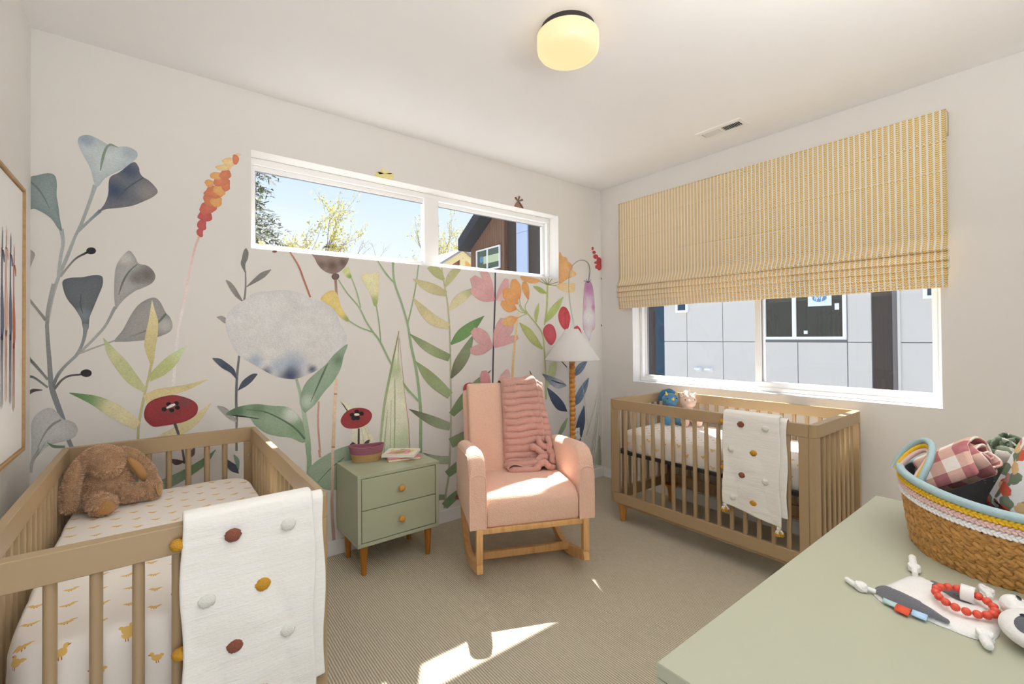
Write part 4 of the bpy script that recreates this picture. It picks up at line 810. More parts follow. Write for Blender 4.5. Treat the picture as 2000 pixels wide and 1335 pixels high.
# ---------------------------------------------------------------- cribs
M['khaki'] = mat('khaki_paint', (154, 129, 95), .42, .015, 12)
M['foot'] = wood('honey_wood', (166, 108, 46), (188, 130, 62), (60, 60, 5))
M['steel'] = mat('steel_bolt', (150, 148, 145), .3, metal=.9, raw=False)
CW, CL, CH = .725, 1.333, .88
def make_crib():
    root = empty('crib')
    hx, hy, t = CW/2, CL/2, .037
    def plan(x0, x1, sy, rx0, rx1, rad=.030):
        """plan outline of an end piece from x0..x1, outer side at sy*hy, rounded outer corners where asked"""
        yo, yi = sy*hy, sy*(hy-t); pts = []
        def arc(cx, cy, a0, a1): return [(cx+rad*math.cos(a), cy+rad*math.sin(a)) for a in np.linspace(a0, a1, 6)]
        if sy > 0:
            pts += [(x0, yi), (x1, yi)]
            pts += arc(x1-rad, yo-rad, 0, math.pi/2) if rx1 else [(x1, yo)]
            pts += arc(x0+rad, yo-rad, math.pi/2, math.pi) if rx0 else [(x0, yo)]
        else:
            pts += [(x1, yi), (x0, yi)]
            pts += arc(x0+rad, yo+rad, math.pi, 1.5*math.pi) if rx0 else [(x0, yo)]
            pts += arc(x1-rad, yo+rad, 1.5*math.pi, 2*math.pi) if rx1 else [(x1, yo)]
        return pts
    for sy in (-1, 1):
        MB().prism(plan(-hx, hx, sy, True, True), .812, CH).build('top_rail', M['khaki'], root, bevel=.002, seg=1)
        MB().prism(plan(-hx, hx, sy, True, True), .140, .212).build('bottom_rail', M['khaki'], root, bevel=.002, seg=1)
        for sx in (-1, 1):
            a = (hx-.052, hx) if sx > 0 else (-hx, -hx+.052)
            p = MB().prism(plan(a[0], a[1], sy, sx < 0, sx > 0), .2125, .8115).build('corner_post', M['khaki'], root, bevel=.0015, seg=1)
            MB().lathe([(0, 0), (.006, 0), (.006, .003), (.004, .004), (0, .004)], 10).build('bolt', M['steel'], p).matrix_local = Matrix.Translation((sx*(hx-.032), sy*(hy-t), .74)) @ Matrix.Rotation(R(90*sy), 4, 'X')
        for k_ in range(7):
            x = (k_-3)*.0752
            MB().tube([(x, sy*(hy-.0185), .211), (x, sy*(hy-.0185), .8125)], .012, 10).build('slat', M['khaki'], root, angle=50)
    for sx in (-1, 1):
        xo, xi = sx*hx, sx*(hx-.024); xm = sx*(hx-.012); a, b_ = min(xo, xi), max(xo, xi); yl = hy-t-.0008
        rbox('side_rail', a, b_, -yl, yl, .812, CH, M['khaki'], root, .002, 1)
        rbox('lower_side_rail', a, b_, -yl, yl, .140, .212, M['khaki'], root, .002, 1)
        rbox('under_strip', min(xm, xi-sx*.004), max(xm, xi-sx*.004), -yl+.03, yl-.03, .122, .1395, M['khaki'], root, .0015, 1)
        for sy in (-1, 1):
            ys = sorted((sy*yl, sy*(yl-.047)))
            rbox('stile', a, b_, ys[0], ys[1], .2125, .8115, M['khaki'], root, .0015, 1)
        for k_ in range(15):
            y = (k_-7)*.0757
            rbox('slat', xm-.0085, xm+.0085, y-.0115, y+.0115, .211, .8125, M['khaki'], root, .004, 2)
    for sx in (-1, 1):
        for sy in (-1, 1):
            MB().lathe([(0, 0), (.019, 0), (.021, .004), (.0245, .055), (.028, .085), (.036, .110), (.050, .130), (.055, .1395), (0, .1395)], 20, (sx*(hx-.055), sy*(hy-.075), 0)).build('foot', M['foot'], root, angle=50)
    b = MB(); z0, z1 = .492, .513; X, Y = hx-.027, hy-t-.004
    b.bb(-X, X, -Y, -Y+.03, z0, z1).bb(-X, X, Y-.03, Y, z0, z1).bb(-X, -X+.03, -Y, Y, z0, z1).bb(X-.03, X, -Y, Y, z0, z1)
    for k_ in range(9): b.bb(-X, X, -.5+k_*.125-.006, -.5+k_*.125+.006, z0+.004, z0+.010)
    b.build('mattress_support', M['black'], root)
    for sx in (-1, 1):
        for sy in (-1, 1):
            MB().bb(sx*(X-.02)-.016, sx*(X-.02)+.016, sy*(Y-.0015)-.0015, sy*(Y-.0015)+.0015, .24, .50).build('bracket', M['steel'] , root)
    return root
crib_r = make_crib(); crib_r.location = (-.4075, -1.3885, 0)
tag(crib_r, 'khaki painted crib standing under the roman blind by the right wall', 'crib', 'matching khaki cribs')
crib_l = copy_tree(crib_r); crib_l.location = (-3.345, -.8505, 0); crib_l.rotation_euler = (0, 0, R(-.4))
tag(crib_l, 'khaki painted crib in the left corner holding the brown plush rabbit', 'crib', 'matching khaki cribs')

def sheet_mat():
    m, t, b = nodes('duck_print_sheet')
    v = coords(t); sp = N(t, 'ShaderNodeSeparateXYZ'); L(t, v, sp.inputs[0])
    X, Y, Z = sp.outputs
    def ducks(px, py, ox, oy, flip):
        a = math_(t, 'ADD', px, ox); c = math_(t, 'ADD', py, oy)
        fx = math_(t, 'SUBTRACT', math_(t, 'FRACT', math_(t, 'DIVIDE', a, .118)), .5); fy = math_(t, 'SUBTRACT', math_(t, 'FRACT', math_(t, 'DIVIDE', c, .104)), .5)
        dx = math_(t, 'MULTIPLY', fx, .118*flip); dy = math_(t, 'MULTIPLY', fy, .104)
        def ell(cx, cy, rx, ry):
            p = math_(t, 'POWER', math_(t, 'DIVIDE', math_(t, 'SUBTRACT', dx, cx), rx), 2.0); q = math_(t, 'POWER', math_(t, 'DIVIDE', math_(t, 'SUBTRACT', dy, cy), ry), 2.0)
            return math_(t, 'LESS_THAN', math_(t, 'ADD', p, q), 1.0)
        body = math_(t, 'MAXIMUM', ell(0, 0, .0115, .0062), math_(t, 'MAXIMUM', ell(.0095, .0075, .0050, .0046), ell(-.0115, .004, .005, .003)))
        feet = math_(t, 'MAXIMUM', ell(.002, -.0085, .0012, .003), math_(t, 'MAXIMUM', ell(-.003, -.0085, .0012, .003), ell(.0150, .0070, .003, .0014)))
        return body, feet
    nrm = N(t, 'ShaderNodeNewGeometry'); tn = N(t, 'ShaderNodeVectorTransform'); tn.vector_type = 'NORMAL'; tn.convert_from = 'WORLD'; tn.convert_to = 'OBJECT'
    L(t, nrm.outputs['Normal'], tn.inputs[0]); sn = N(t, 'ShaderNodeSeparateXYZ'); L(t, tn.outputs[0], sn.inputs[0])
    top = math_(t, 'GREATER_THAN', sn.outputs['Z'], .6)
    yside = math_(t, 'GREATER_THAN', math_(t, 'ABSOLUTE', sn.outputs['Y']), .7)
    side_u = math_(t, 'ADD', math_(t, 'MULTIPLY', yside, X), math_(t, 'MULTIPLY', math_(t, 'SUBTRACT', 1.0, yside), Y))
    P = math_(t, 'ADD', math_(t, 'MULTIPLY', top, X), math_(t, 'MULTIPLY', math_(t, 'SUBTRACT', 1.0, top), side_u))
    Q = math_(t, 'ADD', math_(t, 'MULTIPLY', top, Y), math_(t, 'MULTIPLY', math_(t, 'SUBTRACT', 1.0, top), Z))
    wob = noise_(t, v, 2.2, 1); Pw = math_(t, 'ADD', P, math_(t, 'MULTIPLY', wob, .10)); Qw = math_(t, 'ADD', Q, math_(t, 'MULTIPLY', wob, .09))
    b1, f1 = ducks(Pw, Qw, 0, 0, 1); b2, f2 = ducks(Pw, Qw, .059, .052, -1)
    bod = math_(t, 'MAXIMUM', b1, b2); ft = math_(t, 'MAXIMUM', f1, f2)
    col = mixc(t, bod, alb((228, 206, 192)), alb((206, 166, 92))); col = mixc(t, ft, col, alb((176, 112, 74)))
    L(t, col, b.inputs['Base Color']); b.inputs['Roughness'].default_value = .9; b.inputs['Specular IOR Level'].default_value = .15; b.inputs['Sheen Weight'].default_value = .15
    bump_(t, b, noise_(t, coords(t, (1, 1, 1)), 120, 3), .12, .002)
    return m
M['sheet'] = sheet_mat()
def make_mattress(name):
    hx, hy, h, rr = .322, .615, .137, .035
    def fn(qu, qv):
        # outline ring param u, v from bottom to top centre
        a = 2*math.pi*qu
        n_ = 9.0; cx, cy = math.cos(a), math.sin(a)
        k_ = (abs(cx)**n_+abs(cy)**n_)**(-1/n_); X, Y = cx*k_*hx, cy*k_*hy
        if qv < .35: q = qv/.35; z = h*q*.78; s = 1-.012*(1-q)+.006*math.sin(q*3.1)
        elif qv < .55: q = (qv-.35)/.2*math.pi/2; z = h*.78+math.sin(q)*h*.22; s = 1-(1-math.cos(q))*.055
        else: q = (qv-.55)/.45; z = h; s = .945*(1-q)+.02
        p = Vector((X*s, Y*s, z)); side = 1 if qv < .5 else .25
        nz = mnoise.noise(Vector((X*7, Y*7, z*14)))*.006*side+mnoise.noise(Vector((X*22+z*30, Y*22, z*9)))*.0028*(1 if qv < .5 else .12)
        out = Vector((X, Y, 0)).normalized() if qv < .5 else Vector((0, 0, 1))
        return p+out*nz
    mb = MB(); mb.grid(220, 40, fn, closed_u=True); n = 220
    mb.f.append(tuple(range(39*n, 40*n))); mb.f.append(tuple(reversed(range(n))))
    return mb.build(name, M['sheet'], None, angle=75)
next(o for o in crib_l.children if o.name.startswith('mattress_support')).location.z = -.060
mr = make_mattress('mattress'); mr.location = (-.4075, -1.3885, .5135)
tag(mr, 'crib mattress with golden duckling print sheet under the window', 'mattress', 'crib mattresses with duckling sheets')
ml = mr.copy(); COL.objects.link(ml); ml.location = (-3.345, -.8505, .4545); ml.scale = (1, 1, 1.428); ml.rotation_euler = (0, 0, R(-.4))
tag(ml, 'crib mattress with golden duckling print sheet under the plush rabbit', 'mattress', 'crib mattresses with duckling sheets')

# ---------------------------------------------------------------- pompom blankets
def muslin():
    m, t, b = nodes('white_muslin')
    n = noise_(t, coords(t, (6, 6, 60)), 1.6, 3); w2_ = noise_(t, coords(t, (90, 90, 240)), 1.0, 2)
    L(t, mixc(t, n, alb((214, 206, 190)), alb((228, 221, 208))), b.inputs['Base Color'])
    b.inputs['Roughness'].default_value = .92; b.inputs['Specular IOR Level'].default_value = .1; b.inputs['Sheen Weight'].default_value = .2
    bump_(t, b, math_(t, 'ADD', math_(t, 'MULTIPLY', n, .9), math_(t, 'MULTIPLY', w2_, .5)), .45, .004)
    return m
M['muslin'] = muslin()
M['rust_yarn'] = mat('rust_yarn', (128, 74, 56), .95, .35, 260, bump=.8, bscale=420, bdist=.004)
M['mustard_yarn'] = mat('mustard_yarn', (186, 134, 40), .95, .3, 260, bump=.8, bscale=420, bdist=.004)
M['white_yarn'] = mat('white_yarn', (224, 213, 194), .95, .12, 260, bump=.9, bscale=420, bdist=.004)
def make_blanket():
    root = empty('pompom_blanket')
    # local: rail runs along X at y=0 (outer face y=-.012), front hangs on -Y; z absolute from the floor
    def path(yin, yout, top, zin, zout):
        pts = [(yin, zin), (yin, .80), (yin, .84), (yin+.001, top-.02), (yin-.010, top-.003), ((yin+yout)/2, top), (yout+.009, top-.004), (yout, top-.022), (yout-.002, .80), (yout-.004, .66), (yout-.004, .52), (yout-.002, .42), (yout, zout)]
        return cr_open(pts, 5)
    def sheet(name, x0, x1, pth, skew, thick, ph):
        n = 36
        def fn(qu, qv):
            i = qv*(len(pth)-1); k_ = min(int(i), len(pth)-2); p = pth[k_]+(pth[k_+1]-pth[k_])*(i-k_)
            front = max(0, min(1, (qv-.35)/.2)); drop = max(0, (.86-p[1]))*front
            x = x0+(x1-x0)*qu; edge = math.sin(p[1]*19+ph)*.004*(1 if qu > .5 else -1)*(abs(qu-.5)*2)**3
            wv = math.sin(qu*5.2+p[1]*3.0+ph)*.010*drop*2+mnoise.noise(Vector((x*9, p[1]*7, ph)))*.010*min(1, drop*4)+mnoise.noise(Vector((x*5, p[1]*42, ph)))*.0030*front
            sag = -.030*drop*0+skew*(qu-.5)*front*min(1, drop*2)
            return Vector((x+edge, p[0]-abs(wv)*.9*front-.002*front, p[1]-abs(.0)+sag))
        mb = MB(); mb.grid(n, 90, fn); o = mb.build(name, M['muslin'], root, angle=80)
        md = o.modifiers.new('t', 'SOLIDIFY'); md.thickness = thick; md.offset = 0
        sb = o.modifiers.new('s', 'SUBSURF'); sb.levels = 1; sb.render_levels = 1
        return bake(o)
    front = sheet('front_fold', -.158, .150, path(.022, -.030, .903, .765, .345), -.055, .013, .3)
    back = sheet('back_fold', -.120, .180, path(.018, -.0165, .893, .79, .372), .0, .006, 1.9)
    def pom(x, z, mm, y=-.045, s=1.0, sq=.55):
        mb = MB(); mb.ball((0, 0, 0), (.0185*s, .0185*s*sq, .0165*s), 18, 12, fn=lambda p: 1+.16*mnoise.noise(p*5.0+Vector((x*9, z*9, 0)))+.08*mnoise.noise(p*13))
        o = mb.build('pompom', M[mm], root, angle=90); o.location = (x, y, z); return o
    for x, z, mm in ((-.050, .838, 'rust_yarn'), (.080, .832, 'white_yarn'), (-.106, .690, 'white_yarn'), (.018, .690, 'mustard_yarn'), (-.046, .555, 'rust_yarn'), (.078, .546, 'white_yarn'), (-.100, .416, 'white_yarn'), (.014, .416, 'mustard_yarn')):
        pom(x, z, mm)
    for x, z in ((-.164, .838), (-.160, .572)): pom(x, z, 'mustard_yarn', -.026, .9, 1.0)
    for (x, z, y) in ((-.148, .362, -.040), (.140, .314, -.036), (-.150, .735, .034)):      # corner tassels
        t_ = MB().ball((0, 0, 0), (.012, .012, .011), 12, 8).tube([(0, 0, .008), (0, 0, .034)], .003, 6).build('tassel_knot', M['white_yarn'], root); t_.location = (x, y, z)
        mb = MB()
        for i in range(46):
            a = i*2.4; q = (i/46)**.5
            mb.tube([(0, 0, -.004), (.016*q*math.cos(a), .014*q*math.sin(a), -.016), (.027*q*math.cos(a), .020*q*math.sin(a), -.036-.004*math.sin(i*7))], [.0028, .0030, .0026], 5)
        mb.build('tassel_skirt', M['mustard_yarn'], t_)
        mb = MB()
        for i in range(26):
            a = i*2.4; q = .75+.25*math.sin(i)
            mb.tube([(0, 0, -.002), (.015*q*math.cos(a), .013*q*math.sin(a), -.012), (.021*q*math.cos(a), .016*q*math.sin(a), -.024)], [.003, .0032, .0028], 5)
        mb.build('tassel_cap', M['white_yarn'], t_)
    return root
bk = make_blanket(); bk.location = (-.4075-CW/2+.012, -1.742, 0); bk.rotation_euler = (0, 0, R(-90))
tag(bk, 'white muslin blanket with pompoms over the rail of the crib by the window', 'blanket', 'white pompom blankets over the crib rails')
bk2 = copy_tree(bk); bk2.location = (-3.186, -.8505-CL/2+.0125, 0); bk2.rotation_euler = (0, 0, R(-.4))
tag(bk2, 'white muslin blanket with pompoms over the end rail of the left corner crib', 'blanket', 'white pompom blankets over the crib rails')

# ---------------------------------------------------------------- rocking chair
def boucle(name, c):
    m, t, b = nodes(name); v = coords(t)
    vo = N(t, 'ShaderNodeTexVoronoi'); vo.inputs['Scale'].default_value = 210; L(t, v, vo.inputs['Vector'])
    n = noise_(t, v, 90, 3)
    L(t, mixc(t, n, alb(c, .86), alb(c, 1.10)), b.inputs['Base Color']); b.inputs['Roughness'].default_value = .95; b.inputs['Specular IOR Level'].default_value = .1
    b.inputs['Sheen Weight'].default_value = .35; b.inputs['Sheen Roughness'].default_value = .4
    bump_(t, b, math_(t, 'ADD', math_(t, 'MULTIPLY', vo.outputs['Distance'], -1.4), n), .55, .004)
    return m
M['boucle'] = boucle('pink_boucle', (230, 176, 151))
M['ash'] = wood('ash_wood', (178, 128, 74), (202, 156, 100), (26, 26, 3))
M['pad'] = mat('black_felt', (30, 28, 28), .9)
th = math.atan2(-.411, .9116)
ch = tag(empty('rocking_chair', (-1.771, -1.034, .047), th), 'blush pink boucle rocking chair on pale wooden rockers', 'chair'); ch.scale = (.965,)*3
def arm_top(y):
    return float(np.interp(y, [0, .006, .02, .045, .08, .12, .30, .52, .58, .615, .63], [.585, .625, .660, .688, .702, .704, .688, .664, .645, .60, .54]))
for sx in (-1, 1):
    yy_ = [0, .003, .008, .018, .03, .045, .062, .08, .12, .2, .3, .42, .52, .57, .60, .62, .63]; na = 13; vs = []; fs = []
    for y in yy_:
        tz = arm_top(y); cx = sx*.3195; hw = .0445-.004*max(0, (y-.5)/.13); rz_ = .042
        sec = [(hw*.94, .285), (hw, .30), (hw, .42), (hw, .50)]
        for q in np.linspace(0, math.pi, na): sec.append((hw*math.cos(q)*(1 if True else 1), tz-rz_+rz_*math.sin(q)**.75))
        sec += [(-hw, .50), (-hw, .42), (-hw, .30), (-hw*.94, .285)]
        vs += [(cx+x, y, z) for x, z in sec]
    m_ = len(sec)
    for j in range(len(yy_)-1):
        for i in range(m_): k_ = (i+1) % m_; fs.append((j*m_+i, j*m_+k_, (j+1)*m_+k_, (j+1)*m_+i))
    fs.append(tuple(reversed(range(m_)))); fs.append(tuple(range((len(yy_)-1)*m_, len(yy_)*m_)))
    mb = MB().add(vs, fs)
    mb.build('armrest', M['boucle'], ch, angle=70)
    MB().tube([Vector(v) for v in vs[:m_]], .0042, 6).build('piping', M['boucle'], ch)
    MB().tube([(sx*.3645, .012, .30), (sx*.3645, .012, .56), (sx*.3645, .03, .63), (sx*.364, .07, .668), (sx*.364, .25, .655), (sx*.3635, .5, .628)], .0038, 6).build('piping', M['boucle'], ch)
MB().prism([(.004, .285), (.0, .40), (.012, .438), (.05, .462), (.14, .474), (.30, .474), (.56, .446), (.56, .285)], -.274, .274, 'x').build('seat', M['boucle'], ch, bevel=.022, seg=4, angle=80)
MB().prism([(.50, .40), (.525, .46), (.655, .985), (.675, 1.012), (.735, 1.012), (.752, .97), (.63, .40)], -.274, .274, 'x').build('backrest', M['boucle'], ch, bevel=.032, seg=5, angle=80)
MB().prism([(.60, .30), (.745, .965), (.790, .962), (.80, .90), (.665, .30)], -.296, .296, 'x').build('back_shell', M['boucle'], ch, bevel=.022, seg=4, angle=80)
rock = [(-.004, .076), (.10, .042), (.2, .010), (.32, -.017), (.43, -.018), (.53, .022), (.605, .10), (.645, .20), (.66, .30)]
for sx in (-1, 1):
    X = sx*.312
    MB().bb(X-.018, X+.018, -.006, .034, .100, .288).build('front_leg', M['ash'], ch, bevel=.003)
    rp = cr_open([(X, a, b_) for a, b_ in rock], 5)
    o = MB().tube(rp, .03, 4, sq=(.056, .036)).build('rocker', M['ash'], ch, bevel=.002, seg=1)
    rbox('felt_pad', X-.014, X+.014, -.002, .03, .046, .052, M['pad'], o, .001, 1)
rbox('front_rail', -.294, .294, .002, .03, .256, .287, M['ash'], ch, .003)
rbox('rear_rail', -.294, .294, .62, .65, .24, .287, M['ash'], ch, .003)
rbox('stretcher', -.294, .294, .235, .262, .005, .048, M['ash'], ch, .003)

# ---------------------------------------------------------------- ribbed throw on the chair
def plush(name, c, sc=120):
    m, t, b = nodes(name); v = coords(t); n = noise_(t, v, sc, 3, .7); n2 = noise_(t, v, 14, 2)
    L(t, mixc(t, math_(t, 'ADD', math_(t, 'MULTIPLY', n, .6), math_(t, 'MULTIPLY', n2, .4)), alb(c, .78), alb(c, 1.18)), b.inputs['Base Color']); b.inputs['Roughness'].default_value = .9
    b.inputs['Sheen Weight'].default_value = .6; b.inputs['Sheen Roughness'].default_value = .35; b.inputs['Specular IOR Level'].default_value = .1
    bump_(t, b, n, .35, .004); return m
M['throw'] = plush('dusty_pink_plush', (184, 140, 126))
mb = MB()
def throw_sheet(pth, xl, xr, ribs, amp, ph, nu=60, nv=300):
    pth = cr_open(pth, 8); ln = [0]
    for a, b_ in zip(pth[:-1], pth[1:]): ln.append(ln[-1]+float(np.linalg.norm(b_-a)))
    tot = ln[-1]; pa = np.array(pth)
    def fn(qu, qv):
        s = qv*tot; y = float(np.interp(s, ln, pa[:, 0])); z = float(np.interp(s, ln, pa[:, 1]))
        y2 = float(np.interp(s+.004, ln, pa[:, 0])); z2 = float(np.interp(s+.004, ln, pa[:, 1])); y1 = float(np.interp(s-.004, ln, pa[:, 0])); z1 = float(np.interp(s-.004, ln, pa[:, 1]))
        d = Vector((0, y2-y1, z2-z1)); d = d.normalized() if d.length > 1e-9 else Vector((0, 0, 1)); nn = Vector((0, -d.z, d.y))
        if nn.length < .1: nn = Vector((0, -1, 0))
        wob = .0055*math.sin(qu*4.2+ph+s*2)+.0025*math.sin(qu*11+ph*2+s*9)
        rib = abs(math.sin(math.pi*(s+wob)/ribs))**.34
        fold = .016*math.sin(qu*math.pi*2.3+ph+s*1.2)+.010*mnoise.noise(Vector((qu*4, s*6, ph)))
        rim = 1-max(0, abs(qu-.5)*2-.86)/.14
        x = xl(qv)+(xr(qv)-xl(qv))*qu
        return Vector((x, y, z))+nn*((amp*rib+max(0, fold)*.9)*max(.0, rim)**.5+.006)
    mb.grid(nu, nv, fn)
front = [(.80, .62), (.812, .80), (.79, .955), (.75, 1.012), (.70, 1.022), (.655, 1.014), (.625, .95), (.585, .80), (.548, .64), (.515, .52), (.475, .480), (.40, .474)]
# travelling from the back, over the top, down the front: normals must point away from the chair
throw_sheet(list(reversed(front)), lambda v: -.055+.02*v-.03*(v < .0), lambda v: .262-.085*v, .0445, .021, .4)
side = [(.80, .70), (.80, .90), (.765, .975), (.72, .992), (.672, .985), (.635, .92), (.600, .80), (.560, .64), (.520, .53), (.47, .48)]
throw_sheet(list(reversed(side)), lambda v: .12-.02*v, lambda v: .300-.055*v+.012*math.sin(v*9), .046, .018, 2.2, nu=36)
for pts, rr in (([(-.06, .49, .484), (.02, .44, .496), (.10, .43, .500), (.15, .42, .512), (.17, .425, .53), (.20, .44, .535), (.23, .45, .52)], .024),
                ([(-.05, .42, .470), (.03, .385, .478), (.12, .375, .478), (.155, .38, .505), (.185, .38, .518), (.205, .37, .497), (.23, .375, .482), (.262, .40, .476)], .020),
                ([(.12, .50, .60), (.165, .485, .585), (.185, .47, .565), (.205, .46, .55), (.235, .47, .545), (.255, .46, .56)], .022),
                ([(.19, .52, .66), (.185, .50, .63), (.20, .49, .605), (.225, .485, .59), (.25, .49, .60)], .020),
                ([(.24, .50, .66), (.255, .48, .62), (.245, .46, .585), (.262, .44, .55), (.25, .42, .52), (.262, .41, .492)], .020)):
    p = cr_open(pts, 6); n = len(p)
    mb.tube(p, [rr*(.9+.22*abs(math.sin(i*.55)))*(min(1, .5+i/4, .5+(n-1-i)/4)) for i in range(n)], 14)
tw = mb.build('throw_blanket', M['throw'], None, angle=75)
tw.location = ch.location; tw.rotation_euler = ch.rotation_euler; tw.scale = ch.scale
tag(tw, 'dusty pink ribbed plush throw draped over the rocking chair back', 'blanket')

# ---------------------------------------------------------------- floor lamp
M['turned'] = wood('turned_wood', (172, 108, 40), (196, 134, 58), (30, 30, 30))
def shade_mat():
    m, t, b = nodes('linen_shade')
    b.inputs['Base Color'].default_value = (*alb((222, 218, 210)), 1); b.inputs['Roughness'].default_value = .85
    bump_(t, b, noise_(t, coords(t, (1, 1, 1)), 400, 2), .1, .001)
    tl = N(t, 'ShaderNodeBsdfTranslucent'); tl.inputs[0].default_value = (*alb((222, 216, 204)), 1)
    mx = N(t, 'ShaderNodeMixShader'); mx.inputs[0].default_value = .25
    out = t.nodes['Material Output']; L(t, b.outputs[0], mx.inputs[1]); L(t, tl.outputs[0], mx.inputs[2]); L(t, mx.outputs[0], out.inputs[0])
    return m
lm = tag(empty('floor_lamp', (-.678, -.262, 0)), 'bobbin turned wooden floor lamp with white cone shade behind the chair', 'lamp')
MB().lathe([(0, 0), (.13, 0), (.135, .006), (.13, .018), (.05, .026), (.02, .034), (0, .034)], 32).build('lamp_base', M['turned'], lm)
prof = [(0, .03), (.016, .03)]
pitch_ = .0385; nb = 29
for i in range(nb):
    z = .045+i*pitch_
    for q in np.linspace(-.48, .48, 7): prof.append((.0165+.0095*math.cos(q*math.pi)**.8, z+q*pitch_))
prof += [(.012, .045+nb*pitch_), (.012, 1.20), (0, 1.20)]
MB().lathe(prof, 20).build('bobbin_pole', M['turned'], lm, angle=80)
sh = MB()
sh.lathe([(.2215, 1.142), (.2235, 1.150), (.052, 1.398), (.050, 1.400)], 40, cap=False)
so = sh.build('lamp_shade', shade_mat(), lm, angle=80); md = so.modifiers.new('t', 'SOLIDIFY'); md.thickness = .002; md.offset = 0
MB().lathe([(0, 1.20), (.012, 1.20), (.014, 1.215), (.028, 1.25), (.03, 1.27), (.02, 1.295), (0, 1.30)], 16).build('bulb', M['plastic'], lm)
b = MB()
for i in range(3):
    a = i*2.09; b.tube([(0, 0, 1.385), (.05*math.cos(a), .05*math.sin(a), 1.397)], .0015, 5)
b.tube([(0, 0, 1.20), (0, 0, 1.388)], .003, 6).build('shade_spider', M['steel'], lm)

# ---------------------------------------------------------------- nightstand with basket and books
M['sage'] = mat('sage_paint', (156, 158, 130), .42, .015, 12)
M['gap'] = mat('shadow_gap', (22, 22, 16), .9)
ns = tag(empty('nightstand', (-2.26, -.222, 0)), 'sage green two drawer nightstand with wooden knobs and tapered legs', 'nightstand')
X, Y0, Y1 = .253, -.183, .183
rbox('top_panel', -X, X, Y0, Y1, .5555, .575, M['sage'], ns, .0015, 1)
rbox('bottom_panel', -X, X, Y0, Y1, .175, .195, M['sage'], ns, .0015, 1)
for sx in (-1, 1):
    a = sorted((sx*X, sx*(X-.021))); rbox('side_panel', a[0], a[1], Y0, Y1, .1953, .5552, M['sage'], ns, .001, 1)
rbox('back_panel', -X+.021, X-.021, Y1-.01, Y1-.002, .1953, .5552, M['sage'], ns, 0)
MB().bb(-X+.0212, X-.0212, Y0+.02, Y0+.023, .1954, .5551).build('gap_shade_sheet', M['gap'], ns)  # black sheet behind the drawers, painted as the shade in their gaps
for z0, z1 in ((.199, .3735), (.3775, .552)):
    dr = rbox('drawer', -X+.0245, X-.0245, Y0+.001, Y0+.018, z0, z1, M['sage'], ns, .0015, 1)
    k_ = MB().lathe([(0, 0), (.008, 0), (.009, .010), (.0165, .016), (.0185, .022), (.0165, .029), (.009, .032), (0, .0325)], 20).build('knob', M['turned'], dr, angle=60)
    k_.matrix_local = Matrix.Translation((.0, Y0+.001, (z0+z1)/2)) @ Matrix.Rotation(R(90), 4, 'X')
M['walnut'] = wood('amber_leg_wood', (140, 84, 22), (166, 104, 34), (50, 50, 4))
for sx in (-1, 1):
    for sy in (-1, 1):
        MB().lathe([(0, 0), (.0135, 0), (.0145, .003), (.0235, .1745), (0, .1745)], 20, (sx*(X-.052), sy*.132, 0)).build('leg', M['walnut'], ns, angle=50)

M['rope_pink'] = mat('mauve_rope', (148, 92, 104), .9, .18, 220, bump=.6, bscale=300, bdist=.003)
M['rope_tan'] = mat('jute_rope', (176, 142, 92), .9, .35, 260, bump=.8, bscale=300, bdist=.004)
rb_ = tag(empty('rope_basket', (-2.352, -.112, .5755), R(-16)), 'small oval rope basket, mauve over tan, on the nightstand', 'basket')
def oval(a, b_, z, n=44, wave=0, e_=2.3):
    out = []
    for i in range(n):
        t_ = 2*math.pi*i/n; cx, cy = math.cos(t_), math.sin(t_); k_ = (abs(cx)**e_+abs(cy)**e_)**(-1/e_)
        out.append((a*cx*k_, b_*cy*k_, z+wave*(cx*cx-.5)))
    return out
lower, upper = MB(), MB(); nr = 12
for j in range(nr):
    q = j/(nr-1); a = .078+.024*q**.8; b_ = .046+.012*q**.8
    (lower if j < 6 else upper).tube(oval(a, b_, .0045+j*.0080, wave=.010*q), .0047, 8, closed=True)
lo_ = MB(); lo_.add([(x, y, .003) for x, y, z in oval(.076, .044, 0)], [tuple(range(44))])
lower.v += []; n0 = len(lower.v); lower.add(lo_.v, lo_.f)
lower.build('jute_coils', M['rope_tan'], rb_, angle=80); upper.build('mauve_coils', M['rope_pink'], rb_, angle=80)

def cover_mat(name, base, stains):
    m, t, b = nodes(name); v = coords(t); n = noise_(t, v, 13, 1); n2 = noise_(t, coords(t, (1, 1, 1), (0, 0, 1)), 19, 1)
    c1 = ramp(t, n, [(.40, alb(base)), (.43, alb(stains[0])), (.55, alb(stains[0])), (.58, alb(base))])
    c2 = mixc(t, math_(t, 'GREATER_THAN', n2, .60), c1, alb(stains[1]))
    L(t, c2, b.inputs['Base Color']); b.inputs['Roughness'].default_value = .35; return m
M['paper'] = mat('page_paper', (226, 216, 198), .8, .05, 200)
def book(name, c, rot, sx, sy, z0, h, cm, label, pages=True):
    bk_ = tag(empty(name, (c[0], c[1], z0), rot), label, 'book', 'picture books stacked on the nightstand')
    rbox('front_cover', -sx/2, sx/2, -sy/2, sy/2, h-.0022, h, cm, bk_, .0008, 1)
    rbox('back_cover', -sx/2, sx/2, -sy/2, sy/2, 0, .0022, cm, bk_, .0008, 1)
    rbox('spine', -sx/2, sx/2, sy/2-.0024, sy/2, .0022, h-.0022, cm, bk_, 0)
    rbox('page_block', -sx/2+.003, sx/2-.003, -sy/2+.003, sy/2-.0026, .0023, h-.0023, M['paper'], bk_, 0)
    return bk_
book('picture_book', (-2.150, -.190), R(-14), .200, .165, .5755, .0150, mat('ochre_cover', (206, 148, 54), .4, .1, 40), 'ochre covered picture book at the bottom of the nightstand stack')
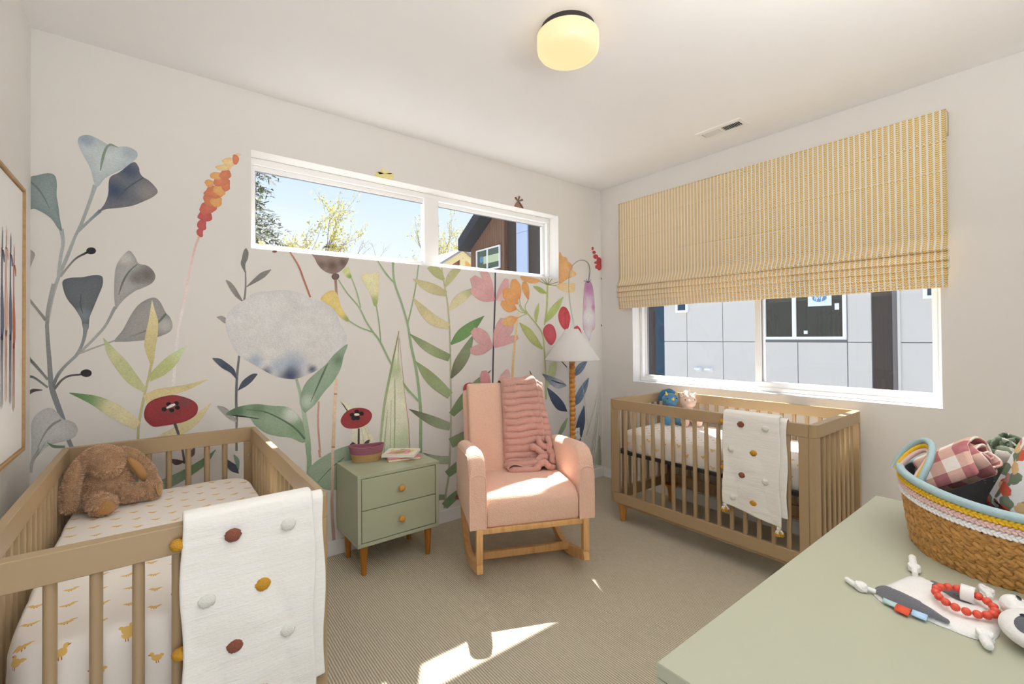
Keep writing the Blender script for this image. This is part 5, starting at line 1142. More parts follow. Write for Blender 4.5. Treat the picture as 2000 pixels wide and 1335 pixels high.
book('picture_book', (-2.152, -.190), R(-16), .195, .162, .5907, .0085, mat('pink_cover', (206, 106, 128), .4, .1, 40), 'pink covered picture book in the middle of the nightstand stack')
tb = book('picture_book', (-2.158, -.192), R(-40), .205, .175, .5994, .0155, mat('cream_cover', (228, 206, 188), .4, .04, 40), 'cream covered picture book on top of the nightstand stack')
def flat(name, pts, z, m, parent, sub=4):
    ol = cr_closed(pts, sub); mb = MB(); mb.add([(p[0], p[1], z) for p in ol], [tuple(range(len(ol)))]); return mb.build(name, m, parent, smooth=False)
fl = [col_mat('cover_green', (120, 160, 60)), col_mat('cover_pink', (224, 150, 140)), col_mat('cover_yellow', (214, 190, 110)), col_mat('cover_dark', (90, 84, 70))]
for i, (x, y, a, b_, an, mi) in enumerate(((.0, -.01, .075, .052, .5, 1), (-.01, -.02, .035, .018, .4, 0), (.045, -.035, .024, .018, 1.2, 1), (-.06, .03, .03, .012, 2.2, 2), (-.05, -.05, .03, .014, .3, 1), (.03, .045, .026, .012, 2.6, 1), (.065, .02, .012, .03, .2, 2), (-.005, .05, .02, .008, .9, 0), (.02, -.008, .010, .004, .4, 3), (.05, .005, .012, .003, .7, 3))):
    flat('cover_motif', [(x+a*math.cos(t_)*math.cos(an)-b_*math.sin(t_)*math.sin(an), y+a*math.cos(t_)*math.sin(an)+b_*math.sin(t_)*math.cos(an)) for t_ in np.linspace(0, 6.283, 8, endpoint=False)], .0157+i*.0001, fl[mi], tb)

# ---------------------------------------------------------------- dresser
M['sage2'] = mat('sage_top_paint', (158, 156, 132), .38, .01, 10)
DX0, DX1, DY0, DY1, DH = -2.812, -1.700, -2.995, -2.513, .86
ds = tag(empty('dresser', ((DX0+DX1)/2, (DY0+DY1)/2, 0)), 'sage green dresser in the right foreground carrying the woven basket', 'dresser')
hx, hy = (DX1-DX0)/2, (DY1-DY0)/2
rbox('top_panel', -hx, hx, -hy, hy, DH-.022, DH, M['sage2'], ds, .0015, 1)
rbox('bottom_panel', -hx, hx, -hy, hy, .15, .172, M['sage2'], ds, .0015, 1)
for sx in (-1, 1):
    a = sorted((sx*hx, sx*(hx-.022))); rbox('side_panel', a[0], a[1], -hy, hy, .1722, DH-.0222, M['sage2'], ds, .001, 1)
rbox('back_panel', -hx+.022, hx-.022, -hy+.002, -hy+.01, .1722, DH-.0222, M['sage2'], ds, 0)
rbox('divider', -.011, .011, -hy+.011, hy-.001, .1724, DH-.0224, M['sage2'], ds, .001, 1)
for cx in (-hx/2, hx/2):
    for i in range(3):
        hz_ = (DH-.0444-.15)/3; z0 = .1744+i*hz_; w_ = hx/2-.019
        dr = rbox('drawer', cx-w_, cx+w_, hy-.019, hy-.001, z0, z0+hz_-.006, M['sage2'], ds, .0015, 1)
        k_ = MB().lathe([(0, 0), (.008, 0), (.009, .010), (.0165, .016), (.0185, .022), (.0165, .029), (.009, .032), (0, .0325)], 20).build('knob', M['turned'], dr, angle=60)
        k_.matrix_local = Matrix.Translation((cx, hy-.001, z0+hz_/2)) @ Matrix.Rotation(R(-90), 4, 'X')
for sx in (-1, 1):
    for sy in (-1, 1):
        MB().lathe([(0, 0), (.0145, 0), (.024, .1495), (0, .1495)], 18, (sx*(hx-.06), sy*(hy-.05), 0)).build('leg', M['walnut'], ds, angle=50)
# ---------------------------------------------------------------- big woven basket on the dresser
TZ = DH+.0006
M['seagrass'] = mat('seagrass', (170, 122, 62), .5, .42, 70, bump=.5, bscale=240, bdist=.002)
M['blue_rope'] = mat('pale_blue_rope', (146, 164, 162), .9, .08, 200, bump=.3, bscale=300)
M['yellow_rope'] = mat('yellow_rope', (206, 162, 36), .9, .12, 200, bump=.3, bscale=300)
M['pink_rope'] = mat('pale_pink_rope', (206, 172, 162), .9, .08, 200, bump=.3, bscale=300)
M['white_rope'] = mat('white_rope', (222, 216, 204), .9, .05, 200, bump=.3, bscale=300)
M['liner'] = mat('charcoal_felt', (64, 60, 60), .95, .15, 90, bump=.3, bscale=200)
bs = tag(empty('woven_basket', (-1.928, -2.812, TZ)), 'large seagrass basket with yellow, pink and blue rope rim on the dresser', 'basket')
AX, BY = (.200, .170), (.236, .188)
HB = .160
def ring_ab(q): return (.200+.036*q**.8, .168+.022*q**.8)
def rimw(a): return .010*math.cos(2*(a-R(112)))          # the rim dips between the handles
mb = MB(); rows = 9; zr = .104/rows
for j in range(rows):
    q = (j+.5)/rows*.65; a_, b_ = ring_ab(q); n = 64
    for i in range(n):
        for s in (-1, 1):
            t_ = 2*math.pi*(i+.5*(s > 0)+.13*(j % 3))/n
            p = Vector((a_*math.cos(t_), b_*math.sin(t_), (j+.5)*zr+s*zr*.20+rimw(t_)*q)); tg = Vector((-a_*math.sin(t_), b_*math.cos(t_), 0)).normalized(); nr = Vector((tg.y, -tg.x, 0))
            p += nr*.0012*math.sin(i*5.1+j*3.3+s)
            ca, sa = math.cos(s*R(33)), math.sin(s*R(33))
            ex = tg*ca+Vector((0, 0, 1))*sa; ez = Vector((0, 0, 1))*ca-tg*sa
            rot = Matrix((ex, nr, ez)).transposed()
            mb.ball(p, (.0135, .0055, .0056), 6, 5, rot)
mb.build('braided_body', M['seagrass'], bs, angle=80)['kind'] = 'stuff'
inner = MB()
inner.grid(64, 5, lambda u_, v_: ((ring_ab(v_)[0]-.008)*math.cos(u_*2*math.pi), (ring_ab(v_)[1]-.008)*math.sin(u_*2*math.pi), .006+v_*(HB-.018)+rimw(u_*2*math.pi)*v_), closed_u=True)
inner.f.append(tuple(range(64)))
inner.build('liner', M['liner'], bs, angle=80)
for k_, (mm, z) in enumerate((('white_rope', .112), ('pink_rope', .1255), ('yellow_rope', .139), ('blue_rope', .1535))):
    q = z/HB; a_, b_ = ring_ab(q); n = 96
    cmb = MB()
    if mm == 'blue_rope':
        cmb.tube([(a_*math.cos(2*math.pi*i/n), b_*math.sin(2*math.pi*i/n), z+rimw(2*math.pi*i/n)*q) for i in range(n)], .0088, 10, closed=True)
    else:
        cmb.tube([(a_*math.cos(2*math.pi*i/n), b_*math.sin(2*math.pi*i/n), z+rimw(2*math.pi*i/n)*q) for i in range(n)], .0066, 8, closed=True)
        for i in range(150):                                         # knitted stitches standing proud of the rope
            for s in (-1, 1):
                t_ = 2*math.pi*(i+.25*s)/150; tg = Vector((-a_*math.sin(t_), b_*math.cos(t_), 0)).normalized(); nr = Vector((tg.y, -tg.x, 0))
                p = Vector((a_*math.cos(t_), b_*math.sin(t_), z+rimw(t_)*q+s*.0026))+nr*.0055
                ca, sa = math.cos(s*R(38)), math.sin(s*R(38)); ex = tg*ca+Vector((0, 0, 1))*sa; ez = Vector((0, 0, 1))*ca-tg*sa
                cmb.ball(p, (.0055, .0028, .0030), 6, 4, Matrix((ex, nr, ez)).transposed())
    cmb.build('rope_coil', M[mm], bs, angle=80)
for ang in (R(114), R(294)):                                          # two arched handles
    a_, b_ = ring_ab(1.0); ctr = Vector((a_*math.cos(ang), b_*math.sin(ang), HB-.006)); tg = Vector((-.82, -.57, 0)).normalized()*(1 if ang < 3 else -1); nr = Vector((tg.y, -tg.x, 0))
    hh = empty('handle'); hh.parent = bs
    for off, mm in ((.0, 'blue_rope'), (.0115, 'yellow_rope'), (.0215, 'pink_rope')):
        path = []
        for q in np.linspace(0, math.pi, 22):
            path.append(ctr+tg*(.058-off)*math.cos(q)+Vector((0, 0, 1))*(.080-off)*math.sin(q)**.8-nr*(.010+.042*math.sin(q)))
        MB().tube(path, .0068 if off == 0 else .0052, 9).build('rope_strand', M[mm], hh, angle=80)

def roll_cloth(name, L_, r_out, turns, th_, m, loc, axis, label, spin=0.0, squash=1.0, tail=True):
    """a cloth rolled up: spiral cross-section swept along its axis; UV = (along axis, along cloth) in metres"""
    pts = []; n = int(turns*26); r_in = .004
    for i in range(n+1):
        q = i/n; a = q*turns*2*math.pi; rr = r_in+(r_out-r_in)*q*(1+.025*math.sin(a*3+spin)+.02*math.sin(a*7))
        pts.append((rr*math.cos(a+spin), rr*math.sin(a+spin)*squash))
    if tail:
        lx, ly = pts[-1]
        for k_ in range(1, 5): pts.append((lx+.010*k_*math.cos(spin+2.4), ly-.016*k_))
    ln = [0]
    for p, q in zip(pts[:-1], pts[1:]): ln.append(ln[-1]+math.hypot(q[0]-p[0], q[1]-p[1]))
    nu = 16; vs = []; uvs = []
    for j, p in enumerate(pts):
        for i in range(nu):
            q = i/(nu-1); t_ = q*2-1; end = max(0, abs(t_)-.8)/.2
            wob = 1+.02*mnoise.noise(Vector((p[0]*30, p[1]*30, q*6)))-.10*end**2
            tele = .010*math.sin(j*.37)*(1 if t_ > 0 else -1)*abs(t_)**6
            vs.append((p[0]*wob, p[1]*wob, (q-.5)*L_+tele)); uvs.append((q*L_, ln[j]))
    fs = [(j*nu+i, j*nu+i+1, (j+1)*nu+i+1, (j+1)*nu+i) for j in range(len(pts)-1) for i in range(nu-1)]
    mb = MB(); mb.add(vs, fs); o = mb.build(name, m, None, angle=80)
    ul = o.data.uv_layers.new(name='UVMap')
    for lp in o.data.loops: ul.data[lp.index].uv = uvs[lp.vertex_index]
    md = o.modifiers.new('t', 'SOLIDIFY'); md.thickness = th_; md.offset = 0
    o.location = loc; o.rotation_euler = Vector(axis).to_track_quat('Z', 'Y').to_euler()
    tag(o, label, 'blanket', 'rolled blankets in the woven basket')
    return o
def gingham():
    m, t, b = nodes('pink_gingham'); c = N(t, 'ShaderNodeTexCoord'); sp = N(t, 'ShaderNodeSeparateXYZ'); L(t, c.outputs['UV'], sp.inputs[0])
    def st(s): return math_(t, 'GREATER_THAN', math_(t, 'FRACT', math_(t, 'DIVIDE', s, .062)), .5)
    s = math_(t, 'MULTIPLY', math_(t, 'ADD', st(sp.outputs['X']), st(sp.outputs['Y'])), .5)
    n = noise_(t, coords(t, (1, 1, 1)), 60, 2)
    col = ramp(t, s, [(.2, alb((220, 204, 192))), (.45, alb((192, 150, 132))), (.55, alb((192, 150, 132))), (.8, alb((150, 74, 80)))])
    L(t, mixc(t, math_(t, 'MULTIPLY', n, .25), col, alb((222, 200, 180))), b.inputs['Base Color']); b.inputs['Roughness'].default_value = .95; b.inputs['Specular IOR Level'].default_value = .1
    bump_(t, b, noise_(t, coords(t), 70, 3), .35, .004); return m
def floral(name, base, cols):
    m, t, b = nodes(name); c = N(t, 'ShaderNodeTexCoord'); col = alb(base)
    for i, cc in enumerate(cols):
        mp = N(t, 'ShaderNodeMapping'); mp.inputs['Location'].default_value = (i*3.3, i*1.7, 0); L(t, c.outputs['UV'], mp.inputs[0])
        vo = N(t, 'ShaderNodeTexVoronoi'); vo.inputs['Scale'].default_value = 19-i*1.5; vo.voronoi_dimensions = '2D'; L(t, mp.outputs[0], vo.inputs['Vector'])
        nz = noise_(t, mp.outputs[0], 60, 1)
        d = math_(t, 'ADD', vo.outputs['Distance'], math_(t, 'MULTIPLY', math_(t, 'SUBTRACT', nz, .5), .22))
        col = mixc(t, math_(t, 'LESS_THAN', d, .27-.03*i), col, alb(cc))
    L(t, col, b.inputs['Base Color']); b.inputs['Roughness'].default_value = .95; b.inputs['Specular IOR Level'].default_value = .1
    bump_(t, b, noise_(t, coords(t), 70, 3), .35, .004); return m
roll_cloth('rolled_blanket', .125, .045, 4.3, .0042, gingham(), (-1.925, -2.718, 1.032), (-.016, -.078, .058), 'pink gingham muslin blanket rolled up in the woven basket', spin=.4)
roll_cloth('rolled_blanket', .15, .045, 4.0, .0042, floral('green_floral', (112, 122, 100), [(206, 200, 184), (150, 156, 136), (84, 94, 76)]), (-1.768, -2.800, 1.008), (-.05, .02, .10), 'sage green floral muslin blanket rolled up behind the pink one', spin=2.0)
roll_cloth('rolled_blanket', .165, .048, 4.0, .0042, floral('white_floral', (226, 220, 208), [(112, 122, 98), (180, 132, 120), (196, 92, 70), (206, 172, 120)]), (-1.903, -2.838, 1.020), (.007, -.046, .125), 'white floral muslin blanket rolled up nearest the camera', spin=1.2)

# ---------------------------------------------------------------- cow comforter with teether
M['plush_white'] = plush('white_velour', (224, 216, 202), 260)
M['plush_grey'] = plush('grey_velour', (88, 86, 88), 260)
M['thread'] = mat('black_thread', (24, 24, 28), .6)
M['coral'] = mat('coral_silicone', (196, 72, 50), .45, .03, 30)
T0 = Vector((-2.28, -2.74, TZ))
cw = tag(empty('cow_comforter', T0), 'white and grey cow comforter cloth with knotted corners lying on the dresser', 'soft toy')
body = [(-2.3338, -2.6559), (-2.3024, -2.6667), (-2.2604, -2.6773), (-2.2165, -2.6882), (-2.2034, -2.7011), (-2.211, -2.7106), (-2.2113, -2.7201), (-2.2118, -2.7359), (-2.2181, -2.7595), (-2.2092, -2.7766), (-2.1918, -2.7926), (-2.2047, -2.8088), (-2.2577, -2.8143), (-2.3267, -2.8203), (-2.3617, -2.8153), (-2.3775, -2.7998), (-2.3807, -2.7856), (-2.3778, -2.767), (-2.3781, -2.756), (-2.3741, -2.7417), (-2.3731, -2.7226), (-2.3703, -2.7024), (-2.3691, -2.6816), (-2.3594, -2.6688)]
def pillow(name, pts, h, m, parent, z0=0.0, flatness=.5, rings=7):
    ol = cr_closed([(x-T0.x, y-T0.y) for x, y in pts], 4); n = len(ol); c0 = np.mean(ol, axis=0); mb = MB()
    def hz2(q, p): return h*(1-q**4)**flatness*(.8+.35*mnoise.noise(Vector((p[0]*45, p[1]*45, h*50)))+.1)
    vs = []; fs = []
    for jr in range(rings+1):
        q = jr/rings
        for p in ol: pp = c0+(p-c0)*max(q, .03); vs.append((pp[0], pp[1], z0+.0012+hz2(q, pp)))
    for jr in range(rings):
        for i in range(n): k_ = (i+1) % n; fs.append((jr*n+i, jr*n+k_, (jr+1)*n+k_, (jr+1)*n+i))
    fs.append(tuple(range(n))); base = len(vs)
    for p in ol: vs.append((p[0], p[1], z0))
    for i in range(n): k_ = (i+1) % n; fs.append((rings*n+i, rings*n+k_, base+k_, base+i))
    fs.append(tuple(reversed(range(base, base+n)))); mb.add(vs, fs)
    A = sum(ol[i][0]*ol[(i+1) % n][1]-ol[(i+1) % n][0]*ol[i][1] for i in range(n))
    if A < 0: mb.f = [tuple(reversed(q)) for q in mb.f]
    return mb.build(name, m, parent, angle=80)
pillow('cloth_body', body, .0085, M['plush_white'], cw)
def patch(name, pts, m, lift, parent):
    """a thin printed patch lying on the cloth"""
    ol = cr_closed([(x-T0.x, y-T0.y) for x, y in pts], 4); c0 = np.mean(ol, axis=0); n = len(ol); vs = []; fs = []
    for jr in range(5):
        q = jr/4
        for p in ol: pp = c0+(p-c0)*max(q, .03); vs.append((pp[0], pp[1], lift*(1-.25*q**3)))
    for jr in range(4):
        for i in range(n): k_ = (i+1) % n; fs.append((jr*n+i, jr*n+k_, (jr+1)*n+k_, (jr+1)*n+i))
    fs.append(tuple(range(n))); mb = MB().add(vs, fs)
    return mb.build(name, m, parent, smooth=True)
patch('grey_patch', [(-2.3420, -2.6620), (-2.3149, -2.6696), (-2.315, -2.6886), (-2.322, -2.7082), (-2.3306, -2.7272), (-2.3447, -2.744), (-2.357, -2.7574), (-2.362, -2.7650), (-2.3729, -2.7675), (-2.3752, -2.7556), (-2.3735, -2.7421), (-2.3725, -2.7236), (-2.3695, -2.7035), (-2.3665, -2.6816)], M['plush_grey'], .0110, cw)
patch('grey_patch', [(-2.2213, -2.7217), (-2.224, -2.7377), (-2.226, -2.7605), (-2.2415, -2.7733), (-2.2671, -2.7821), (-2.2726, -2.7758), (-2.272, -2.7617), (-2.2578, -2.7427), (-2.2493, -2.7275), (-2.2365, -2.7213)], M['plush_grey'], .0108, cw)
for pts, c, lb in (([(-2.358, -2.6798), (-2.3581, -2.6999), (-2.3809, -2.7008), (-2.3748, -2.6809)], (156, 178, 168), 'pale green ribbon tag'), ([(-2.3598, -2.7002), (-2.3575, -2.7197), (-2.3929, -2.7197), (-2.3885, -2.6998)], (200, 74, 42), 'orange red ribbon tag'), ([(-2.3569, -2.7202), (-2.3585, -2.7408), (-2.387, -2.7415), (-2.3844, -2.7217)], (160, 186, 208), 'pale blue ribbon tag')):
    q = [Vector((x-T0.x, y-T0.y, 0)) for x, y in pts]; vs = []
    for k_ in range(7):
        s = k_/6
        for a, b_ in ((q[0], q[3]), (q[1], q[2])): p = a.lerp(b_, s); vs.append((p.x, p.y, .0035+.0045*math.sin(s*math.pi*.9)-.001*s))
    mb = MB().add(vs, [(2*i, 2*i+1, 2*i+3, 2*i+2) for i in range(6)]); o = mb.build('ribbon_tag', mat('ribbon', c, .7, .03, 60), cw); o['label'] = lb
    md = o.modifiers.new('t', 'SOLIDIFY'); md.thickness = .0012
def knot(pts, tail_r, kr, kpos):
    P_ = cr_open([(x-T0.x, y-T0.y, z) for x, y, z in pts], 5); n = len(P_); mb = MB()
    mb.tube(P_, [tail_r*(1-.35*abs(i/(n-1)-.75)) for i in range(n)], 10); mb.ball(P_[-1], (tail_r*.95,)*3, 10, 8)
    c = Vector(P_[int(kpos*(n-1))])
    mb.ball(c, (kr, kr, kr*.8), 12, 8)
    for k_ in range(3):
        ring = [c+Vector((kr*.80*math.cos(a)*(.6+.4*math.cos(k_)), kr*.80*math.sin(a), kr*.55*math.sin(a+k_*1.3))) for a in np.linspace(0, 2*math.pi, 14, endpoint=False)]
        mb.tube(ring, kr*.36, 7, closed=True)
    mb.build('knotted_corner', M['plush_white'], cw, angle=80)
knot([(-2.3479, -2.6650, .006), (-2.352, -2.648, .008), (-2.3535, -2.640, .008), (-2.3505, -2.632, .007), (-2.3386, -2.6186, .006)], .0052, .0088, .38)
knot([(-2.2145, -2.6960, .006), (-2.196, -2.692, .008), (-2.180, -2.687, .012), (-2.166, -2.683, .020)], .0066, .0092, .48)
knot([(-2.358, -2.806, .006), (-2.372, -2.808, .009), (-2.388, -2.810, .009), (-2.402, -2.8143, .009)], .0072, .0096, .45)
knot([(-2.222, -2.800, .008), (-2.206, -2.794, .012), (-2.190, -2.786, .012)], .0060, .0090, .5)
hd = remeshed(MB().ball((-2.335-T0.x, -2.868-T0.y, .0255), (.056, .050, .025), 22, 14).ball((-2.276-T0.x, -2.832-T0.y, .030), (.022, .018, .017), 14, 10).ball((-2.268-T0.x, -2.868-T0.y, .028), (.026, .016, .012), 12, 8), 'head', M['plush_white'], cw, .003, 5)
def on_head(name, cx, cy, rx, ry, m, lift=.0012, rot=0.0, n=26):
    """thin embroidered shape draped on the head"""
    vs = []; fs = []; rings = 5
    from mathutils.bvhtree import BVHTree
    bv = BVHTree.FromPolygons([v.co for v in hd.data.vertices], [tuple(p.vertices) for p in hd.data.polygons])
    for jr in range(rings+1):
        for i in range(n):
            a = 2*math.pi*i/n; q = max(jr/rings, .03)
            for _ in range(30):
                x = rx*q*math.cos(a); y = ry*q*math.sin(a); X = cx-T0.x+x*math.cos(rot)-y*math.sin(rot); Y = cy-T0.y+x*math.sin(rot)+y*math.cos(rot)
                h = bv.ray_cast(Vector((X, Y, .2)), Vector((0, 0, -1)))
                if h[0] is not None and h[1].z > .25: break
                q *= .94
            z = h[0].z if h[0] is not None else .03
            vs.append((X, Y, z+lift))
    for jr in range(rings):
        for i in range(n): k_ = (i+1) % n; fs.append((jr*n+i, jr*n+k_, (jr+1)*n+k_, (jr+1)*n+i))
    fs.append(tuple(range(n))); return MB().add(vs, fs).build(name, m, cw, smooth=True)
on_head('eye_patch', -2.362, -2.862, .022, .024, M['plush_grey'], .0010, .3)
on_head('eye', -2.3480, -2.8460, .0036, .0030, M['thread'], .0024)
on_head('eye', -2.2790, -2.8380, .0045, .0030, M['thread'], .0024, .5)
lp = MB(); lp.grid(14, 6, lambda u_, v_: Vector((-2.2600-T0.x+.013*math.cos(u_*5.2+.6), -2.776-T0.y+(v_-.5)*.018, .0195+.0115*math.sin(u_*5.2+.6))))
o = lp.build('teether_loop', M['plush_white'], cw, angle=80); md = o.modifiers.new('t', 'SOLIDIFY'); md.thickness = .0025
tr = tag(empty('teether_ring', (-2.297, -2.776, TZ+.0215)), 'coral red beaded silicone teether ring lying on the cow comforter', 'teether')
for i in range(17):
    a = 2*math.pi*i/17; mb = MB().ball((0, 0, 0), (.0066, .0066, .0064), 14, 10); o = mb.build('bead', M['coral'], tr, angle=90); o.location = (.0365*math.cos(a), .0365*math.sin(a), .0035*math.sin(a+.6))

# ---------------------------------------------------------------- plush rabbit
M['fur'] = plush('brown_fur', (160, 128, 98), 130)
def fur_strand_mat():
    m, t, b = nodes('brown_fur_strands'); a = N(t, 'ShaderNodeVertexColor'); a.layer_name = 'Col'
    L(t, a.outputs[0], b.inputs['Base Color']); b.inputs['Roughness'].default_value = .75; b.inputs['Specular IOR Level'].default_value = .2; return m
M['strand'] = fur_strand_mat()
M['sole'] = plush('tan_suede', (158, 118, 72), 200)
rab = empty('plush_rabbit', (-3.549, -.375, .651)); tag(rab, 'brown long haired plush rabbit slumped in the corner of the left crib', 'soft toy')
mb = MB()
mb.ball((-.002, .012, .086), (.087, .080, .084), 20, 14).ball((0, .008, .130), (.056, .054, .046), 18, 12)
mb.ball((-.012, -.004, .196), (.072, .064, .055), 20, 14, Matrix.Rotation(R(12), 3, 'Y')).ball((.004, -.044, .166), (.046, .044, .036), 16, 10)
mb.tube(cr_open([(-.058, .022, .218), (-.086, -.030, .180), (-.103, -.078, .110), (-.106, -.104, .028)], 4), [.016, .019, .021, .022, .023, .024, .025, .026, .026, .026, .025, .023, .016], 10)
mb.tube(cr_open([(.038, .022, .222), (.085, .022, .188), (.122, .012, .132), (.143, .002, .078)], 4), [.015, .018, .020, .021, .022, .023, .024, .026, .027, .028, .028, .025, .016], 10)
mb.tube([(-.062, .0, .112), (-.078, -.030, .072), (-.074, -.052, .030)], [.024, .025, .022], 10).ball((-.074, -.054, .028), (.023, .023, .022), 10, 8)
mb.tube([(-.038, -.05, .050), (-.016, -.10, .044), (-.008, -.135, .042)], [.038, .036, .034], 12)
mb.ball((-.006, -.142, .045), (.046, .028, .041), 16, 10)
mb.tube([(.045, -.03, .050), (.098, -.040, .046), (.138, -.036, .044)], [.040, .034, .030], 12)
mb.ball((.150, -.034, .052), (.026, .046, .048), 16, 10, Matrix.Rotation(R(-18), 3, 'Z'))
rb_o = remeshed(mb, 'body', M['fur'], rab, .0055, 5)
def add_fur(o, name, parent, n, ln, wd, c, droop=.5):
    me = o.data; me.calc_loop_triangles(); rng = np.random.default_rng(5)
    V = np.empty(len(me.vertices)*3); me.vertices.foreach_get('co', V); V = V.reshape(-1, 3)
    T_ = np.empty(len(me.loop_triangles)*3, dtype=int); me.loop_triangles.foreach_get('vertices', T_); T_ = T_.reshape(-1, 3)
    A, B_, C_ = V[T_[:, 0]], V[T_[:, 1]], V[T_[:, 2]]; cr_ = np.cross(B_-A, C_-A); ar = np.linalg.norm(cr_, axis=1); nn = cr_/(ar[:, None]+1e-12)
    idx = rng.choice(len(T_), n, p=ar/ar.sum()); r1, r2 = rng.random((2, n)); s = np.sqrt(r1)
    P = A[idx]*(1-s)[:, None]+B_[idx]*(s*(1-r2))[:, None]+C_[idx]*(s*r2)[:, None]; nr = nn[idx]
    cl = np.array([[mnoise.noise(Vector(p)*55+Vector((k_*9, 0, 0))) for k_ in range(3)] for p in P])
    d = nr+cl*.9+rng.normal(0, .22, (n, 3)); d /= np.linalg.norm(d, axis=1)[:, None]
    lens = ln*(.6+.7*rng.random(n)); side = np.cross(d, rng.normal(size=(n, 3))); side /= np.linalg.norm(side, axis=1)[:, None]
    g = np.array([0, 0, -1.0]); m1 = P+d*(lens*.55)[:, None]+g*(lens*.10*droop)[:, None]; tp = P+d*(lens*.92)[:, None]+g*(lens*.42*droop)[:, None]
    P = P-nr*.001
    vs = np.stack([P-side*wd/2, P+side*wd/2, m1-side*wd*.42, m1+side*wd*.42, tp], 1).reshape(-1, 3)
    base = np.arange(n)*5; f1 = np.stack([base, base+1, base+3, base+2], 1); f2 = np.stack([base+2, base+3, base+4], 1)
    mb2 = MB(); mb2.v = vs.tolist(); mb2.f = [tuple(q) for q in f1.tolist()]+[tuple(q) for q in f2.tolist()]
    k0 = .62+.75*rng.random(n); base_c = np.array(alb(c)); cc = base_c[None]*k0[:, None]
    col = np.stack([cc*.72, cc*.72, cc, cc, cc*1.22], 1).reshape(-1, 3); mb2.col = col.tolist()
    f = mb2.build(name, M['strand'], parent, smooth=True, angle=180); f['kind'] = 'stuff'; return f
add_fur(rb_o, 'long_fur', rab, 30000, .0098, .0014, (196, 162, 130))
def sole(c, r3, rot):
    return MB().ball(c, r3, 18, 10, rot).build('sole', M['sole'], rab, angle=90)
sole((.003, -.1690, .039), (.032, .0045, .026), Matrix.Rotation(R(-8), 3, 'Z') @ Matrix.Rotation(R(-10), 3, 'X'))
sole((.1715, -.046, .050), (.0045, .034, .036), Matrix.Rotation(R(-18), 3, 'Z') @ Matrix.Rotation(R(-8), 3, 'Y'))
MB().tube(cr_open([(.066, -.006, .186), (.098, -.014, .142), (.124, -.022, .086)], 4), [.009, .013, .016, .018, .019, .019, .018, .015, .009], 8).build('inner_ear', M['sole'], rab, angle=90)

# ---------------------------------------------------------------- two plush toys in the crib by the window
M['blue_plush'] = plush('blue_plush', (84, 130, 156), 180)
M['blue_plush2'] = plush('dark_blue_plush', (62, 100, 128), 180)
M['pink_plush'] = plush('pale_pink_plush', (222, 178, 158), 180)
M['cream_plush'] = plush('cream_plush', (230, 214, 200), 180)
M['horn'] = mat('yellow_felt', (224, 188, 84), .85, .05, 60)
def seated(name, loc, rot, mm, foot, label):
    root = tag(empty(name, loc, rot), label, 'soft toy'); mb = MB()
    mb.ball((0, .01, .066), (.056, .052, .064), 18, 12).ball((0, .0, .120), (.040, .040, .03), 14, 10).ball((0, -.012, .182), (.060, .055, .050), 20, 14).ball((0, -.050, .168), (.045, .034, .034), 16, 10)
    for sx in (-1, 1): mb.tube([(sx*.040, -.005, .10), (sx*.052, -.03, .075), (sx*.046, -.05, .055)], [.02, .021, .019], 10).ball((sx*.046, -.05, .054), (.02, .02, .019), 10, 8).tube([(sx*.032, -.03, .032), (sx*.044, -.075, .032)], [.027, .030], 12)
    remeshed(mb, 'body', M[mm], root, .0045, 5)
    for sx in (-1, 1): MB().ball((sx*.046, -.090, .035), (.030, .024, .0335), 14, 10).build('foot', M[foot], root, angle=90)
    for sx in (-1, 1): MB().ball((sx*.034, -.056, .192), (.0042, .0035, .005), 8, 6).build('eye', M['thread'], root, angle=90)
    return root
def cone(p, d, r0, h, m, name, parent, n=12):
    d = Vector(d).normalized(); P = [Vector(p)+d*(h*q) for q in (0, .35, .7, .93, 1)]
    return MB().tube(P, [r0, r0*.78, r0*.5, r0*.24, r0*.06], n).build(name, m, parent, angle=70)
dino = seated('plush_dinosaur', (-.205, -.858, .652), R(-38), 'blue_plush', 'blue_plush', 'blue plush horned dinosaur sitting in the crib by the window')
dino.scale = (1.03,)*3
fr = MB(); fr.grid(20, 5, lambda u_, v_: Vector(((.048+.022*v_)*math.cos(math.pi*(-.12+1.24*u_)), .010+.028*v_, .186+(.042+.022*v_)*math.sin(math.pi*(-.12+1.24*u_))*(1+.07*math.cos(u_*28)*v_))))
o = fr.build('neck_frill', M['blue_plush2'], dino, angle=90); md = o.modifiers.new('t', 'SOLIDIFY'); md.thickness = .014; sb = o.modifiers.new('s', 'SUBSURF'); sb.levels = 1; sb.render_levels = 1
for sx in (-1, 1): cone((sx*.036, -.038, .220), (sx*.25, -.35, 1), .011, .030, M['horn'], 'horn', dino)
cone((0, -.076, .190), (0, -.7, .75), .011, .022, M['horn'], 'horn', dino)
uni = seated('plush_unicorn', (-.160, -.986, .652), R(-42), 'pink_plush', 'pink_plush', 'pale pink plush unicorn sitting beside the blue plush dinosaur')
cone((0, -.030, .226), (0, -.25, 1), .012, .040, M['cream_plush'], 'horn', uni)
for sx in (-1, 1): e_ = cone((sx*.042, -.006, .214), (sx*.55, 0, 1), .014, .034, M['cream_plush'], 'ear', uni); cone((sx*.045, -.012, .219), (sx*.55, -.05, 1), .008, .022, M['pink_plush'], 'inner_ear', e_)
uni.scale = (1.03,)*3
mn = MB()
for i in range(9): mn.ball((.012*math.sin(i*2.1), .030+.006*math.cos(i*1.7), .236-.016*i), (.018, .016, .016), 10, 8)
mn.build('mane', M['cream_plush'], uni, angle=90)
